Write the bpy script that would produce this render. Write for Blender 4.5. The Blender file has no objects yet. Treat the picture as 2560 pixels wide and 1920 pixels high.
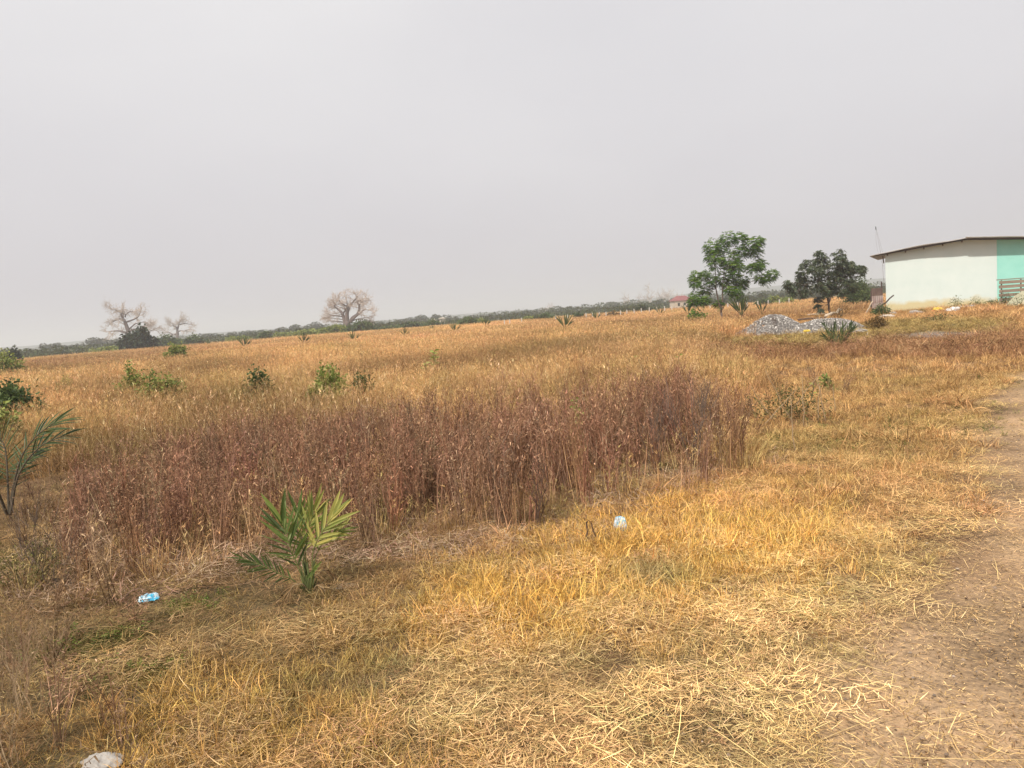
import bpy, math, random
import numpy as np
from mathutils import Vector, Matrix, Euler

random.seed(7)
rng = np.random.default_rng(11)
S = bpy.context.scene
COL = S.collection
R = math.radians

# ---------------------------------------------------------------- camera
EYE = 1.7
HAZE = .00095
FPX = 1850.0                       # focal length in pixels of the 2560 px wide photograph
PITCH, ROLL = 5.42, 4.15
cam_d = bpy.data.cameras.new('camera')
cam = bpy.data.objects.new('camera', cam_d)
COL.objects.link(cam)
S.camera = cam
cam_d.sensor_width = 36
cam_d.lens = 36 * FPX / 2560
cam_d.clip_start = 0.05
cam_d.clip_end = 8000
cam.location = (0, 0, EYE)
ROT = Matrix.Rotation(R(90 - PITCH), 4, 'X') @ Matrix.Rotation(R(-ROLL), 4, 'Z')
cam.rotation_euler = ROT.to_euler()
RM = np.array(ROT.to_3x3())

# ---------------------------------------------------------------- world, sun, exposure
SUN_EL, SUN_AZ = 50.0, 218.0       # azimuth measured clockwise from +Y (the view direction)
w = bpy.data.worlds.new('World'); S.world = w
w.use_nodes = True
nt = w.node_tree; nt.nodes.clear()
sky = nt.nodes.new('ShaderNodeTexSky'); sky.sky_type = 'NISHITA'; sky.sun_disc = False
sky.sun_elevation = R(SUN_EL); sky.sun_rotation = R(SUN_AZ)
sky.dust_density = 8; sky.air_density = 1.0; sky.ozone_density = 1.0
tc = nt.nodes.new('ShaderNodeTexCoord')
nz = nt.nodes.new('ShaderNodeTexNoise'); nz.inputs['Scale'].default_value = 1.6
nz.inputs['Detail'].default_value = 4; nz.inputs['Roughness'].default_value = .45
mp = nt.nodes.new('ShaderNodeMapping'); mp.inputs['Scale'].default_value = (1, 1, 2.2)
rp = nt.nodes.new('ShaderNodeValToRGB')
rp.color_ramp.elements[0].position = .0; rp.color_ramp.elements[0].color = (6.75, 6.6, 7.0, 1)
rp.color_ramp.elements[1].position = .62; rp.color_ramp.elements[1].color = (9.0, 8.85, 8.9, 1)
sz = nt.nodes.new('ShaderNodeSeparateXYZ'); nt.links.new(tc.outputs['Generated'], sz.inputs[0])
ma = nt.nodes.new('ShaderNodeMath'); ma.operation = 'MULTIPLY_ADD'; ma.inputs[1].default_value = .7; ma.inputs[2].default_value = -.33
mb_ = nt.nodes.new('ShaderNodeMath'); mb_.operation = 'ADD'
mx = nt.nodes.new('ShaderNodeMixRGB'); mx.inputs['Fac'].default_value = .88
bg = nt.nodes.new('ShaderNodeBackground'); bg.inputs['Strength'].default_value = .1
wo = nt.nodes.new('ShaderNodeOutputWorld')
nt.links.new(tc.outputs['Generated'], mp.inputs['Vector'])
nt.links.new(mp.outputs['Vector'], nz.inputs['Vector'])
nt.links.new(nz.outputs['Fac'], ma.inputs[0]); nt.links.new(ma.outputs[0], mb_.inputs[0]); nt.links.new(sz.outputs['Z'], mb_.inputs[1]); vd = nt.nodes.new('ShaderNodeVectorMath'); vd.operation = 'DOT_PRODUCT'; vd.inputs[1].default_value = (-.37, .80, .47)
vr = nt.nodes.new('ShaderNodeMapRange'); vr.interpolation_type = 'SMOOTHSTEP'; vr.inputs['From Min'].default_value = .93; vr.inputs['From Max'].default_value = 1.0; vr.inputs['To Max'].default_value = .16
mc_ = nt.nodes.new('ShaderNodeMath'); mc_.operation = 'ADD'
nt.links.new(tc.outputs['Generated'], vd.inputs[0]); nt.links.new(vd.outputs['Value'], vr.inputs['Value']); nt.links.new(vr.outputs[0], mc_.inputs[1]); nt.links.new(mb_.outputs[0], mc_.inputs[0]); nt.links.new(mc_.outputs[0], rp.inputs['Fac'])
nt.links.new(sky.outputs['Color'], mx.inputs['Color1'])
nt.links.new(rp.outputs['Color'], mx.inputs['Color2'])
nt.links.new(mx.outputs['Color'], bg.inputs['Color'])
nt.links.new(bg.outputs['Background'], wo.inputs['Surface'])
sd = bpy.data.lights.new('sun', 'SUN'); sd.energy = 4.3; sd.angle = R(1.6); sd.color = (1, .93, .83)
so = bpy.data.objects.new('sun', sd); COL.objects.link(so)
sdir = Vector((math.sin(R(SUN_AZ)) * math.cos(R(SUN_EL)), math.cos(R(SUN_AZ)) * math.cos(R(SUN_EL)), math.sin(R(SUN_EL))))
so.rotation_euler = sdir.to_track_quat('Z', 'Y').to_euler()
so.location = (0, -20, 30)
S.view_settings.view_transform = 'Standard'; S.view_settings.look = 'None'
S.view_settings.gamma = 1; S.view_settings.exposure = 0
S.cycles.volume_bounces = 1
S.cycles.max_bounces = 6; S.cycles.diffuse_bounces = 3; S.cycles.transmission_bounces = 4

# ---------------------------------------------------------------- survey helpers (photo pixel -> ground)
def ray(px, py):
    v = RM @ np.array([(px - 1280) / FPX, (960 - py) / FPX, -1.0])
    return v
def gp(px, py, z=0.0):
    v = ray(px, py)
    t = (z - EYE) / v[2]
    return np.array([v[0] * t, v[1] * t, z])
def hor(px):                       # pixel row of the horizon in column px
    lo, hi = 0, 1900
    for _ in range(40):
        m = (lo + hi) / 2
        if ray(px, m)[2] > 0: lo = m
        else: hi = m
    return lo
def wp(px, d):                     # ground point in column px at distance d
    py = hor(px) + EYE * FPX / d
    for _ in range(8):
        g = gp(px, py); dd = math.hypot(g[0], g[1])
        py = hor(px) + (py - hor(px)) * dd / d
    return gp(px, py)
def up(px, py, base):              # height of the pixel above a ground point
    v = ray(px, py)
    return EYE + v[2] * math.hypot(base[0], base[1]) / math.hypot(v[0], v[1])

# ---------------------------------------------------------------- numeric noise / masks
def hsh(i, j, s):
    n = (i * 374761393 + j * 668265263 + s * 2147483647) & 0xffffffff
    n = ((n ^ (n >> 13)) * 1274126177) & 0xffffffff
    return ((n ^ (n >> 16)) & 0xffff) / 65535.0
def vnoise(x, y, s=0):
    x = np.asarray(x, float); y = np.asarray(y, float)
    i = np.floor(x).astype(np.int64); j = np.floor(y).astype(np.int64)
    u = x - i; v = y - j
    u = u * u * (3 - 2 * u); v = v * v * (3 - 2 * v)
    return (hsh(i, j, s) * (1 - u) + hsh(i + 1, j, s) * u) * (1 - v) + (hsh(i, j + 1, s) * (1 - u) + hsh(i + 1, j + 1, s) * u) * v
def fbm(x, y, sc, s=0, o=3):
    r = 0; a = .5; t = 0
    for k in range(o):
        r = r + a * vnoise(np.asarray(x) / sc + 17 * k, np.asarray(y) / sc - 9 * k, s + k); t += a
        a *= .5; sc /= 2
    return r / t
def sstep(a, b, x):
    t = np.clip((x - a) / (b - a), 0, 1); return t * t * (3 - 2 * t)
def poly_sd(P, x, y):              # signed distance, positive inside
    P = np.asarray(P)[:, :2]; n = len(P)
    d2 = np.full(np.shape(x), 1e18); ins = np.zeros(np.shape(x), bool)
    for k in range(n):
        a = P[k]; b = P[(k + 1) % n]; e = b - a
        wx = x - a[0]; wy = y - a[1]
        t = np.clip((wx * e[0] + wy * e[1]) / (e @ e + 1e-12), 0, 1)
        dx = wx - e[0] * t; dy = wy - e[1] * t
        d2 = np.minimum(d2, dx * dx + dy * dy)
        if a[1] != b[1]:
            c = ((a[1] > y) != (b[1] > y)) & (x < (b[0] - a[0]) * (y - a[1]) / (b[1] - a[1]) + a[0])
            ins ^= c
    return np.where(ins, 1, -1) * np.sqrt(d2)
def G(*pts): return [gp(*p) for p in pts]

TRACK = G((1980, 2000), (2000, 1800), (2120, 1660), (2200, 1560), (2310, 1450), (2380, 1330), (2430, 1200), (2460, 1080), (2500, 990), (2570, 930), (3400, 925), (4200, 2400), (2000, 2900))
THICKET = G((250, 1230), (480, 1150), (700, 1110), (1000, 1100), (1400, 1070), (1650, 1045), (1780, 1050), (1825, 1120), (1815, 1180), (1650, 1225), (1500, 1290), (1380, 1345), (1200, 1365), (1000, 1365), (800, 1370), (600, 1410), (400, 1450), (250, 1490), (90, 1470), (110, 1340))
TALL = [gp(-2600, 1500), gp(-300, 1280), gp(0, 1215), gp(300, 1190), gp(700, 1150), gp(1000, 1130), gp(1400, 1090), gp(1700, 1045), gp(1880, 1010), gp(1900, 930),
        gp(1760, 880), gp(1830, 830), gp(1850, 800), gp(2050, 784), gp(2160, 772), gp(2190, 740), wp(2600, 100), wp(2600, 160), wp(1500, 150), wp(600, 140), wp(-1200, 110)]
LEFTWEED = G((-600, 1500), (60, 1500), (190, 1560), (260, 1700), (330, 1920), (300, 2300), (-900, 2300))
HAY = G((1640, 880), (1850, 868), (2060, 872), (2200, 850), (2350, 858), (2470, 840), (2700, 850), (2700, 885), (2480, 890), (2380, 900), (2200, 895), (2000, 905), (1800, 908), (1650, 915))
GREENISH = G((1800, 850), (1950, 838), (2120, 818), (2250, 800), (2500, 800), (2500, 842), (2200, 858), (2050, 875), (1850, 880))
GRAVELLY = G((2240, 835), (2330, 828), (2450, 832), (2500, 842), (2400, 852), (2260, 850))

SHED = gp(2216, 783); SYAW = R(-30)          # left corner and direction of the shed's gable wall
def on_wall(px):
    v = ray(px, hor(px) + 30); n_ = np.array([-math.sin(SYAW), math.cos(SYAW)])
    p = v[:2] * ((SHED[:2] @ n_) / (v[:2] @ n_)); return p
SRISE = up(2492, 757, on_wall(2492))
def bumps(x, y):
    d = np.hypot(x, y)
    a = np.exp(-d / 30)
    z = (fbm(x, y, 1.3, 3, 4) - .5) * .09 * a + (fbm(x, y, .35, 8, 2) - .5) * .03 * np.exp(-d / 8)
    tr = sstep(-.3, .5, poly_sd(TRACK, x, y))
    u = (x - SHED[0]) * math.cos(SYAW) + (y - SHED[1]) * math.sin(SYAW); v = -(x - SHED[0]) * math.sin(SYAW) + (y - SHED[1]) * math.cos(SYAW)
    rise = SRISE * sstep(-1, 9.5, u) * sstep(-12, -.5, v) * sstep(14, 6, v)
    return z * (1 - .6 * tr) + rise
def zg(x, y): return float(bumps(np.array([x]), np.array([y]))[0])

# ---------------------------------------------------------------- tagging / mesh building
def tag(o, label=None, cat=None, group=None, kind=None):
    if label: o['label'] = label
    if cat: o['category'] = cat
    if group: o['group'] = group
    if kind: o['kind'] = kind
    return o
def empty(name, loc, rz=0, label=None, cat=None, group=None):
    o = bpy.data.objects.new(name, None); COL.objects.link(o)
    o.location = loc; o.rotation_euler = (0, 0, rz); o.empty_display_size = .2
    return tag(o, label, cat, group)

class MB:
    def __init__(s): s.V = []; s.Q = []; s.T = []; s.A = []; s.n = 0
    def add(s, v, quads=None, tris=None, a=.5):
        v = np.asarray(v, float).reshape(-1, 3)
        if quads is not None and len(quads): s.Q.append(np.asarray(quads, int).reshape(-1, 4) + s.n)
        if tris is not None and len(tris): s.T.append(np.asarray(tris, int).reshape(-1, 3) + s.n)
        s.V.append(v); s.A.append(np.full(len(v), a) if np.isscalar(a) else np.asarray(a, float).ravel())
        s.n += len(v); return s
    def box(s, c, size, rot=None, a=.5):
        h = np.array(size) / 2
        v = np.array([[x, y, z] for x in (-1, 1) for y in (-1, 1) for z in (-1, 1)]) * h
        if rot is not None: v = v @ np.array(Euler(rot).to_matrix()).T
        v = v + np.array(c)
        return s.add(v, [(0, 1, 3, 2), (4, 6, 7, 5), (0, 4, 5, 1), (2, 3, 7, 6), (0, 2, 6, 4), (1, 5, 7, 3)], a=a)
    def beam(s, p, q, w, h, a=.5):
        p = np.array(p, float); q = np.array(q, float); d = q - p; L = np.linalg.norm(d); d /= L
        side = np.cross(d, [0, 0, 1]); 
        if np.linalg.norm(side) < 1e-3: side = np.array([1., 0, 0])
        side /= np.linalg.norm(side); u = np.cross(side, d)
        v = []
        for e in (p, q):
            for (i, j) in ((-1, -1), (1, -1), (1, 1), (-1, 1)): v.append(e + side * i * w / 2 + u * j * h / 2)
        return s.add(v, [(0, 1, 2, 3), (7, 6, 5, 4), (0, 4, 5, 1), (1, 5, 6, 2), (2, 6, 7, 3), (3, 7, 4, 0)], a=a)
    def tube(s, pts, rad, sides=6, a=.5, cap=True):
        P = np.asarray(pts, float); n = len(P)
        rad = np.broadcast_to(np.asarray(rad, float), (n,))
        D = np.gradient(P, axis=0); D /= np.linalg.norm(D, axis=1)[:, None] + 1e-12
        ref = np.array([.3, .9, .2]) if abs(D[0] @ np.array([.3, .9, .2])) < .9 else np.array([1., 0, 0])
        U = np.cross(D, ref); U /= np.linalg.norm(U, axis=1)[:, None]
        W = np.cross(D, U)
        th = np.arange(sides) * 2 * math.pi / sides
        v = P[:, None] + rad[:, None, None] * (np.cos(th)[None, :, None] * U[:, None] + np.sin(th)[None, :, None] * W[:, None])
        q = []
        for k in range(n - 1):
            for j in range(sides):
                q.append((k * sides + j, k * sides + (j + 1) % sides, (k + 1) * sides + (j + 1) % sides, (k + 1) * sides + j))
        t = []
        if cap:
            for j in range(1, sides - 1):
                t.append((0, j + 1, j)); b = (n - 1) * sides; t.append((b, b + j, b + j + 1))
        return s.add(v.reshape(-1, 3), q, t, a)
    def mesh(s, name, mat, smooth=False):
        V = np.concatenate(s.V)
        Q = np.concatenate(s.Q) if s.Q else np.zeros((0, 4), int)
        T = np.concatenate(s.T) if s.T else np.zeros((0, 3), int)
        me = bpy.data.meshes.new(name)
        me.vertices.add(len(V)); me.vertices.foreach_set('co', V.astype(np.float32).ravel())
        nl = Q.size + T.size; me.loops.add(nl)
        me.loops.foreach_set('vertex_index', np.concatenate([Q.ravel(), T.ravel()]).astype(np.int32))
        me.polygons.add(len(Q) + len(T))
        ls = np.concatenate([np.arange(len(Q)) * 4, Q.size + np.arange(len(T)) * 3]).astype(np.int32)
        me.polygons.foreach_set('loop_start', ls)
        at = me.attributes.new('v', 'FLOAT', 'POINT'); at.data.foreach_set('value', np.concatenate(s.A).astype(np.float32))
        me.polygons.foreach_set('use_smooth', np.full(len(me.polygons), bool(smooth)))
        me.update(calc_edges=True); me.validate()
        me.materials.append(mat)
        return me
    def build(s, name, mat, parent=None, loc=(0, 0, 0), rz=0, smooth=False):
        me = s.mesh(name, mat, smooth)
        o = bpy.data.objects.new(name, me); COL.objects.link(o)
        o.location = loc; o.rotation_euler = (0, 0, rz)
        if parent: o.parent = parent
        return o

def U(a, b, n=None): return rng.uniform(a, b, n)

def blades(mb, root, az, L, lean, bend, wd, seg=3, a=None, tw=None, shape=1.4, kink=None):
    """curved tapering strips; lean/bend in radians from the vertical; returns centre lines"""
    n = len(root); root = np.asarray(root, float)
    az = np.broadcast_to(az, n).astype(float); L = np.broadcast_to(L, n); lean = np.broadcast_to(lean, n); bend = np.broadcast_to(bend, n)
    wd = np.broadcast_to(wd, n)
    if tw is None: tw = U(-1.2, 1.2, n)
    t = np.linspace(0, 1, seg + 1)
    th = lean[:, None] + bend[:, None] * (t[:-1] + .5 / seg)[None]
    sl = (L / seg)[:, None]
    daz = az[:, None] + (0 if kink is None else kink[:, None] * t[:-1][None])
    dx = np.sin(th) * np.cos(daz) * sl; dy = np.sin(th) * np.sin(daz) * sl; dz = np.cos(th) * sl
    z0 = np.zeros((n, 1))
    C = root[:, None, :] + np.stack([np.concatenate([z0, np.cumsum(q, 1)], 1) for q in (dx, dy, dz)], -1)
    sa = az + math.pi / 2 + tw
    side = np.stack([np.cos(sa), np.sin(sa), np.zeros(n)], -1)
    ww = wd[:, None] * np.clip(1 - t[None] ** shape, .12, 1) / 2
    Vv = np.stack([C - side[:, None] * ww[..., None], C + side[:, None] * ww[..., None]], 2)     # n, seg+1, 2, 3
    base = (np.arange(n) * (seg + 1) * 2)[:, None]
    k = np.arange(seg)[None] * 2
    q = np.stack([base + k, base + k + 1, base + k + 3, base + k + 2], -1).reshape(-1, 4)
    if a is None: a = U(0, 1, n)
    mb.add(Vv.reshape(-1, 3), q, a=np.repeat(np.broadcast_to(a, n), (seg + 1) * 2))
    return C

def leaves(mb, P, D, L, wd, nrm=None, a=None, fold=.12, droop=.25):
    """pointed leaves with a kinked midrib: position, direction, length, width"""
    P = np.asarray(P, float); n = len(P)
    D = np.asarray(D, float); D = D / (np.linalg.norm(D, axis=1)[:, None] + 1e-9)
    L = np.broadcast_to(L, n)[:, None]; wd = np.broadcast_to(wd, n)[:, None]
    if nrm is None: nrm = rng.normal(size=(n, 3)) * .6 + np.array([0, 0, .7])
    sd_ = np.cross(D, nrm); sd_ /= np.linalg.norm(sd_, axis=1)[:, None] + 1e-9
    up_ = np.cross(sd_, D)
    m = P + D * L * .45 - up_ * wd * fold
    tip = P + D * L - np.array([0, 0, 1]) * L * droop
    l = P + D * L * .42 + sd_ * wd / 2; r = P + D * L * .42 - sd_ * wd / 2
    V = np.stack([P, l, tip, r, m], 1)
    b = (np.arange(n) * 5)[:, None]
    T = np.concatenate([b + np.array([[0, 4, 1]]), b + np.array([[1, 4, 2]]), b + np.array([[2, 4, 3]]), b + np.array([[3, 4, 0]])])
    if a is None: a = U(0, 1, n)
    mb.add(V.reshape(-1, 3), tris=T, a=np.repeat(np.broadcast_to(a, n), 5))

# ---------------------------------------------------------------- materials
def nmat(name):
    m = bpy.data.materials.new(name); m.use_nodes = True
    t = m.node_tree; t.nodes.clear()
    return m, t, t.nodes.new('ShaderNodeOutputMaterial')
def ramp(t, cols, pos=None):
    r = t.nodes.new('ShaderNodeValToRGB'); e = r.color_ramp.elements
    n = len(cols); pos = pos or [i / (n - 1) for i in range(n)]
    while len(e) < n: e.new(.5)
    for i in range(n): e[i].position = pos[i]; e[i].color = (*cols[i], 1)
    return r
def plant_mat(name, cols, trans=.25, tint=False, rough=None, pos=None):
    m, t, out = nmat(name)
    at = t.nodes.new('ShaderNodeAttribute'); at.attribute_name = 'v'
    r = ramp(t, cols, pos); t.links.new(at.outputs['Fac'], r.inputs['Fac'])
    c = r.outputs['Color']
    if tint:
        ti = t.nodes.new('ShaderNodeAttribute'); ti.attribute_type = 'INSTANCER'; ti.attribute_name = 'tint'
        mu = t.nodes.new('ShaderNodeMixRGB'); mu.blend_type = 'MULTIPLY'; mu.inputs['Fac'].default_value = 1
        t.links.new(c, mu.inputs['Color1']); t.links.new(ti.outputs['Color'], mu.inputs['Color2']); c = mu.outputs['Color']
    if rough is None:
        d = t.nodes.new('ShaderNodeBsdfDiffuse'); t.links.new(c, d.inputs['Color'])
    else:
        d = t.nodes.new('ShaderNodeBsdfPrincipled'); t.links.new(c, d.inputs['Base Color']); d.inputs['Roughness'].default_value = rough
        d.inputs['Specular IOR Level'].default_value = .4
    tr = t.nodes.new('ShaderNodeBsdfTranslucent'); t.links.new(c, tr.inputs['Color'])
    mix = t.nodes.new('ShaderNodeMixShader'); mix.inputs['Fac'].default_value = trans
    t.links.new(d.outputs[0], mix.inputs[1]); t.links.new(tr.outputs[0], mix.inputs[2]); t.links.new(mix.outputs[0], out.inputs['Surface'])
    return m
def surf_mat(name, cols, scale=4, rough=.85, detail=6, bump=.3, bscale=None, metal=0, stretch=(1, 1, 1), pos=(.3, .7), extra=None, bdist=.02):
    m, t, out = nmat(name)
    tcn = t.nodes.new('ShaderNodeTexCoord'); mpn = t.nodes.new('ShaderNodeMapping'); mpn.inputs['Scale'].default_value = stretch
    t.links.new(tcn.outputs['Object'], mpn.inputs['Vector'])
    n = t.nodes.new('ShaderNodeTexNoise'); n.inputs['Scale'].default_value = scale; n.inputs['Detail'].default_value = detail
    n.inputs['Roughness'].default_value = .62
    t.links.new(mpn.outputs['Vector'], n.inputs['Vector'])
    r = ramp(t, cols, [pos[0] + (pos[1] - pos[0]) * i / (len(cols) - 1) for i in range(len(cols))]); t.links.new(n.outputs['Fac'], r.inputs['Fac'])
    p = t.nodes.new('ShaderNodeBsdfPrincipled'); p.inputs['Roughness'].default_value = rough; p.inputs['Metallic'].default_value = metal
    p.inputs['Specular IOR Level'].default_value = .25
    c = r.outputs['Color']
    if extra: c = extra(t, tcn, c)
    t.links.new(c, p.inputs['Base Color'])
    n2 = t.nodes.new('ShaderNodeTexNoise'); n2.inputs['Scale'].default_value = bscale or scale * 4; n2.inputs['Detail'].default_value = 5
    t.links.new(mpn.outputs['Vector'], n2.inputs['Vector'])
    b = t.nodes.new('ShaderNodeBump'); b.inputs['Strength'].default_value = bump; b.inputs['Distance'].default_value = bdist
    t.links.new(n2.outputs['Fac'], b.inputs['Height']); t.links.new(b.outputs['Normal'], p.inputs['Normal'])
    t.links.new(p.outputs[0], out.inputs['Surface'])
    return m

M = {}
# grass family: the ramp holds blade-to-blade variation, the tint the colour of the patch
var = [(.22, .19, .17), (.58, .54, .5), (.98, .96, .92), (1.4, 1.42, 1.45)]
M['grass'] = plant_mat('grass_blades', var, .12, True)
M['litter'] = plant_mat('straw_pieces', var, .05, True)
M['weed'] = plant_mat('dry_stalks', [(.32, .27, .26), (.72, .66, .63), (1.1, 1.05, 1.0), (1.9, 1.85, 1.7)], .1, True, pos=[0, .4, .8, 1])

def soil_mat():
    m, t, out = nmat('dry_soil')
    g = t.nodes.new('ShaderNodeNewGeometry')
    at = t.nodes.new('ShaderNodeAttribute'); at.attribute_name = 'soil'
    def noise(sc, det=5, ro=.6):
        n = t.nodes.new('ShaderNodeTexNoise'); n.inputs['Scale'].default_value = sc; n.inputs['Detail'].default_value = det
        n.inputs['Roughness'].default_value = ro; t.links.new(g.outputs['Position'], n.inputs['Vector']); return n
    n1 = noise(1.1); r1 = ramp(t, [(.55, .55, .55), (1, 1, 1), (1.35, 1.33, 1.3)], [.3, .5, .72]); t.links.new(n1.outputs['Fac'], r1.inputs['Fac'])
    n2 = noise(26, 8, .7); r2 = ramp(t, [(.5, .5, .52), (1, 1, 1), (1.4, 1.36, 1.3)], [.32, .5, .7]); t.links.new(n2.outputs['Fac'], r2.inputs['Fac'])
    def mul(a, b):
        mu = t.nodes.new('ShaderNodeMixRGB'); mu.blend_type = 'MULTIPLY'; mu.inputs['Fac'].default_value = 1
        t.links.new(a, mu.inputs['Color1']); t.links.new(b, mu.inputs['Color2']); return mu.outputs['Color']
    c = mul(mul(at.outputs['Color'], r1.outputs['Color']), r2.outputs['Color'])
    d = t.nodes.new('ShaderNodeBsdfPrincipled'); d.inputs['Roughness'].default_value = .95; d.inputs['Specular IOR Level'].default_value = .1
    t.links.new(c, d.inputs['Base Color'])
    n3 = noise(60, 6, .65); b = t.nodes.new('ShaderNodeBump'); b.inputs['Strength'].default_value = .7; b.inputs['Distance'].default_value = .012
    t.links.new(n3.outputs['Fac'], b.inputs['Height']); t.links.new(b.outputs['Normal'], d.inputs['Normal'])
    t.links.new(d.outputs[0], out.inputs['Surface']); return m
M['soil'] = soil_mat()
M['bark'] = surf_mat('grey_brown_bark', [(.09, .065, .05), (.2, .15, .12)], 12, bump=.6)
M['baobab'] = surf_mat('baobab_bark', [(.09, .07, .065), (.20, .16, .145)], 1.2, bump=.5, bdist=.1)
M['twig'] = surf_mat('pale_twigs', [(.44, .37, .32), (.60, .52, .46)], 1.0, bump=0)
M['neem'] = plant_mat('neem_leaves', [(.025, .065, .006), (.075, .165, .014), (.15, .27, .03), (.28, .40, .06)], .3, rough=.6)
M['mango'] = plant_mat('mango_leaves', [(.028, .034, .018), (.05, .07, .032), (.08, .11, .048), (.20, .20, .13)], .15, rough=.38)
M['bush'] = plant_mat('bush_leaves', [(.025, .05, .012), (.06, .10, .022), (.10, .15, .035), (.17, .21, .06)], .25, rough=.6)
M['bushy'] = plant_mat('yellowish_leaves', [(.09, .12, .025), (.20, .25, .05), (.32, .36, .08), (.48, .48, .16)], .3, rough=.6)
M['dull'] = plant_mat('dull_leaves', [(.07, .06, .025), (.13, .12, .045), (.2, .17, .07), (.28, .22, .1)], .2)
M['darkbush'] = plant_mat('dark_leaves', [(.008, .018, .008), (.018, .038, .012), (.03, .055, .016), (.055, .08, .028)], .15, rough=.6)
M['farleaf'] = plant_mat('far_leaves', [(.025, .04, .018), (.045, .065, .025), (.07, .09, .035), (.10, .115, .05)], .2)
M['rusty'] = plant_mat('rusty_leaves', [(.10, .06, .025), (.18, .11, .04), (.24, .16, .06)], .2)
M['palm'] = plant_mat('palm_leaflets', [(.045, .065, .014), (.09, .135, .028), (.20, .25, .055), (.48, .43, .12)], .35, rough=.5)
M['palmdark'] = plant_mat('dark_palm_leaflets', [(.02, .03, .012), (.04, .065, .02), (.08, .12, .035), (.14, .18, .06)], .3, rough=.5)
M['coco'] = plant_mat('seedling_leaves', [(.03, .045, .012), (.07, .10, .02), (.13, .16, .03)], .3, rough=.5)
M['petiole'] = surf_mat('leaf_stalks', [(.11, .13, .035), (.2, .2, .07)], 30, bump=.1)
M['petiole_dark'] = surf_mat('dark_leaf_stalks', [(.05, .045, .03), (.12, .09, .06)], 30, bump=.1)
M['stem'] = surf_mat('plant_stems', [(.10, .08, .04), (.2, .15, .08)], 30, bump=.1)
M['sheath'] = surf_mat('green_sheath', [(.05, .06, .02), (.13, .15, .05)], 22, bump=.3, stretch=(1, 1, .2))
M['stick'] = surf_mat('dead_wood', [(.06, .035, .025), (.16, .10, .07)], 40, bump=.3)
M['straw'] = surf_mat('long_straw', [(.45, .32, .15), (.62, .46, .24)], 20, bump=.1)
M['drystem'] = surf_mat('dry_brown_stem', [(.26, .18, .10), (.42, .31, .19)], 20, bump=.1)
M['deadleaf'] = plant_mat('withered_leaves', [(.12, .07, .035), (.25, .16, .08), (.42, .30, .16)], .15)
M['timber'] = surf_mat('weathered_timber', [(.16, .12, .09), (.33, .26, .2)], 3, bump=.4, stretch=(1, 6, 6))
M['darktimber'] = surf_mat('dark_timber', [(.05, .035, .03), (.12, .085, .07)], 6, bump=.4)
M['palewood'] = surf_mat('pale_wood', [(.45, .36, .26), (.65, .55, .42)], 6, bump=.3)
M['roofsheet'] = surf_mat('roof_sheet', [(.34, .33, .32), (.50, .48, .46)], 1.2, rough=.6, metal=.2, bump=.1)
M['rustsheet'] = surf_mat('rusty_sheet', [(.20, .12, .10), (.38, .29, .27), (.50, .45, .44)], 1.4, rough=.6, metal=.1, bump=.2, stretch=(1, 1, 2))
M['post'] = surf_mat('white_post', [(.42, .40, .37), (.66, .63, .58)], 3, bump=.2)
M['redroof'] = surf_mat('red_roof', [(.20, .07, .07), (.27, .10, .10)], 1, bump=.1)
M['housewall'] = surf_mat('house_wall', [(.45, .38, .3), (.6, .52, .42)], 1, bump=.1)
M['dark'] = surf_mat('dark_opening', [(.02, .02, .02), (.04, .04, .04)], 2)
M['rock'] = surf_mat('pale_rock', [(.24, .22, .2), (.46, .43, .39)], 9, bump=.9, bdist=.01)
M['white_rock'] = surf_mat('whitish_stone', [(.5, .46, .4), (.75, .71, .65)], 5, bump=.5)
M['gravelbed'] = surf_mat('grey_gravel_bed', [(.15, .135, .125), (.28, .26, .24)], 14, bump=1, bdist=.03)
M['pebble'] = plant_mat('gravel_stones', [(.12, .11, .10), (.25, .235, .22), (.40, .37, .34), (.80, .76, .70)], 0, pos=[0, .45, .85, 1])
M['plastic_blue'] = None
def wall_extra(t, tcn, c):
    sx = t.nodes.new('ShaderNodeSeparateXYZ'); t.links.new(tcn.outputs['Object'], sx.inputs[0])
    nn = t.nodes.new('ShaderNodeTexNoise'); nn.inputs['Scale'].default_value = 1.3; nn.inputs['Detail'].default_value = 6
    t.links.new(tcn.outputs['Object'], nn.inputs['Vector'])
    ad = t.nodes.new('ShaderNodeMath'); ad.operation = 'MULTIPLY_ADD'; ad.inputs[1].default_value = -.9
    t.links.new(nn.outputs['Fac'], ad.inputs[0]); t.links.new(sx.outputs['Z'], ad.inputs[2])
    rr = ramp(t, [(1, 1, 1), (0, 0, 0)], [-.0, .30]); t.links.new(ad.outputs[0], rr.inputs['Fac'])
    mu = t.nodes.new('ShaderNodeMixRGB'); mu.inputs['Color2'].default_value = (.56, .50, .30, 1)
    t.links.new(rr.outputs['Color'], mu.inputs['Fac']); t.links.new(c, mu.inputs['Color1'])
    return mu.outputs['Color']
M['wall'] = surf_mat('pale_mint_render', [(.57, .67, .65), (.64, .72, .70)], .9, bump=.15, extra=wall_extra, bdist=.01)
M['mint'] = surf_mat('mint_green_render', [(.27, .62, .54), (.34, .69, .61)], .9, bump=.15, bdist=.01)

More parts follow.
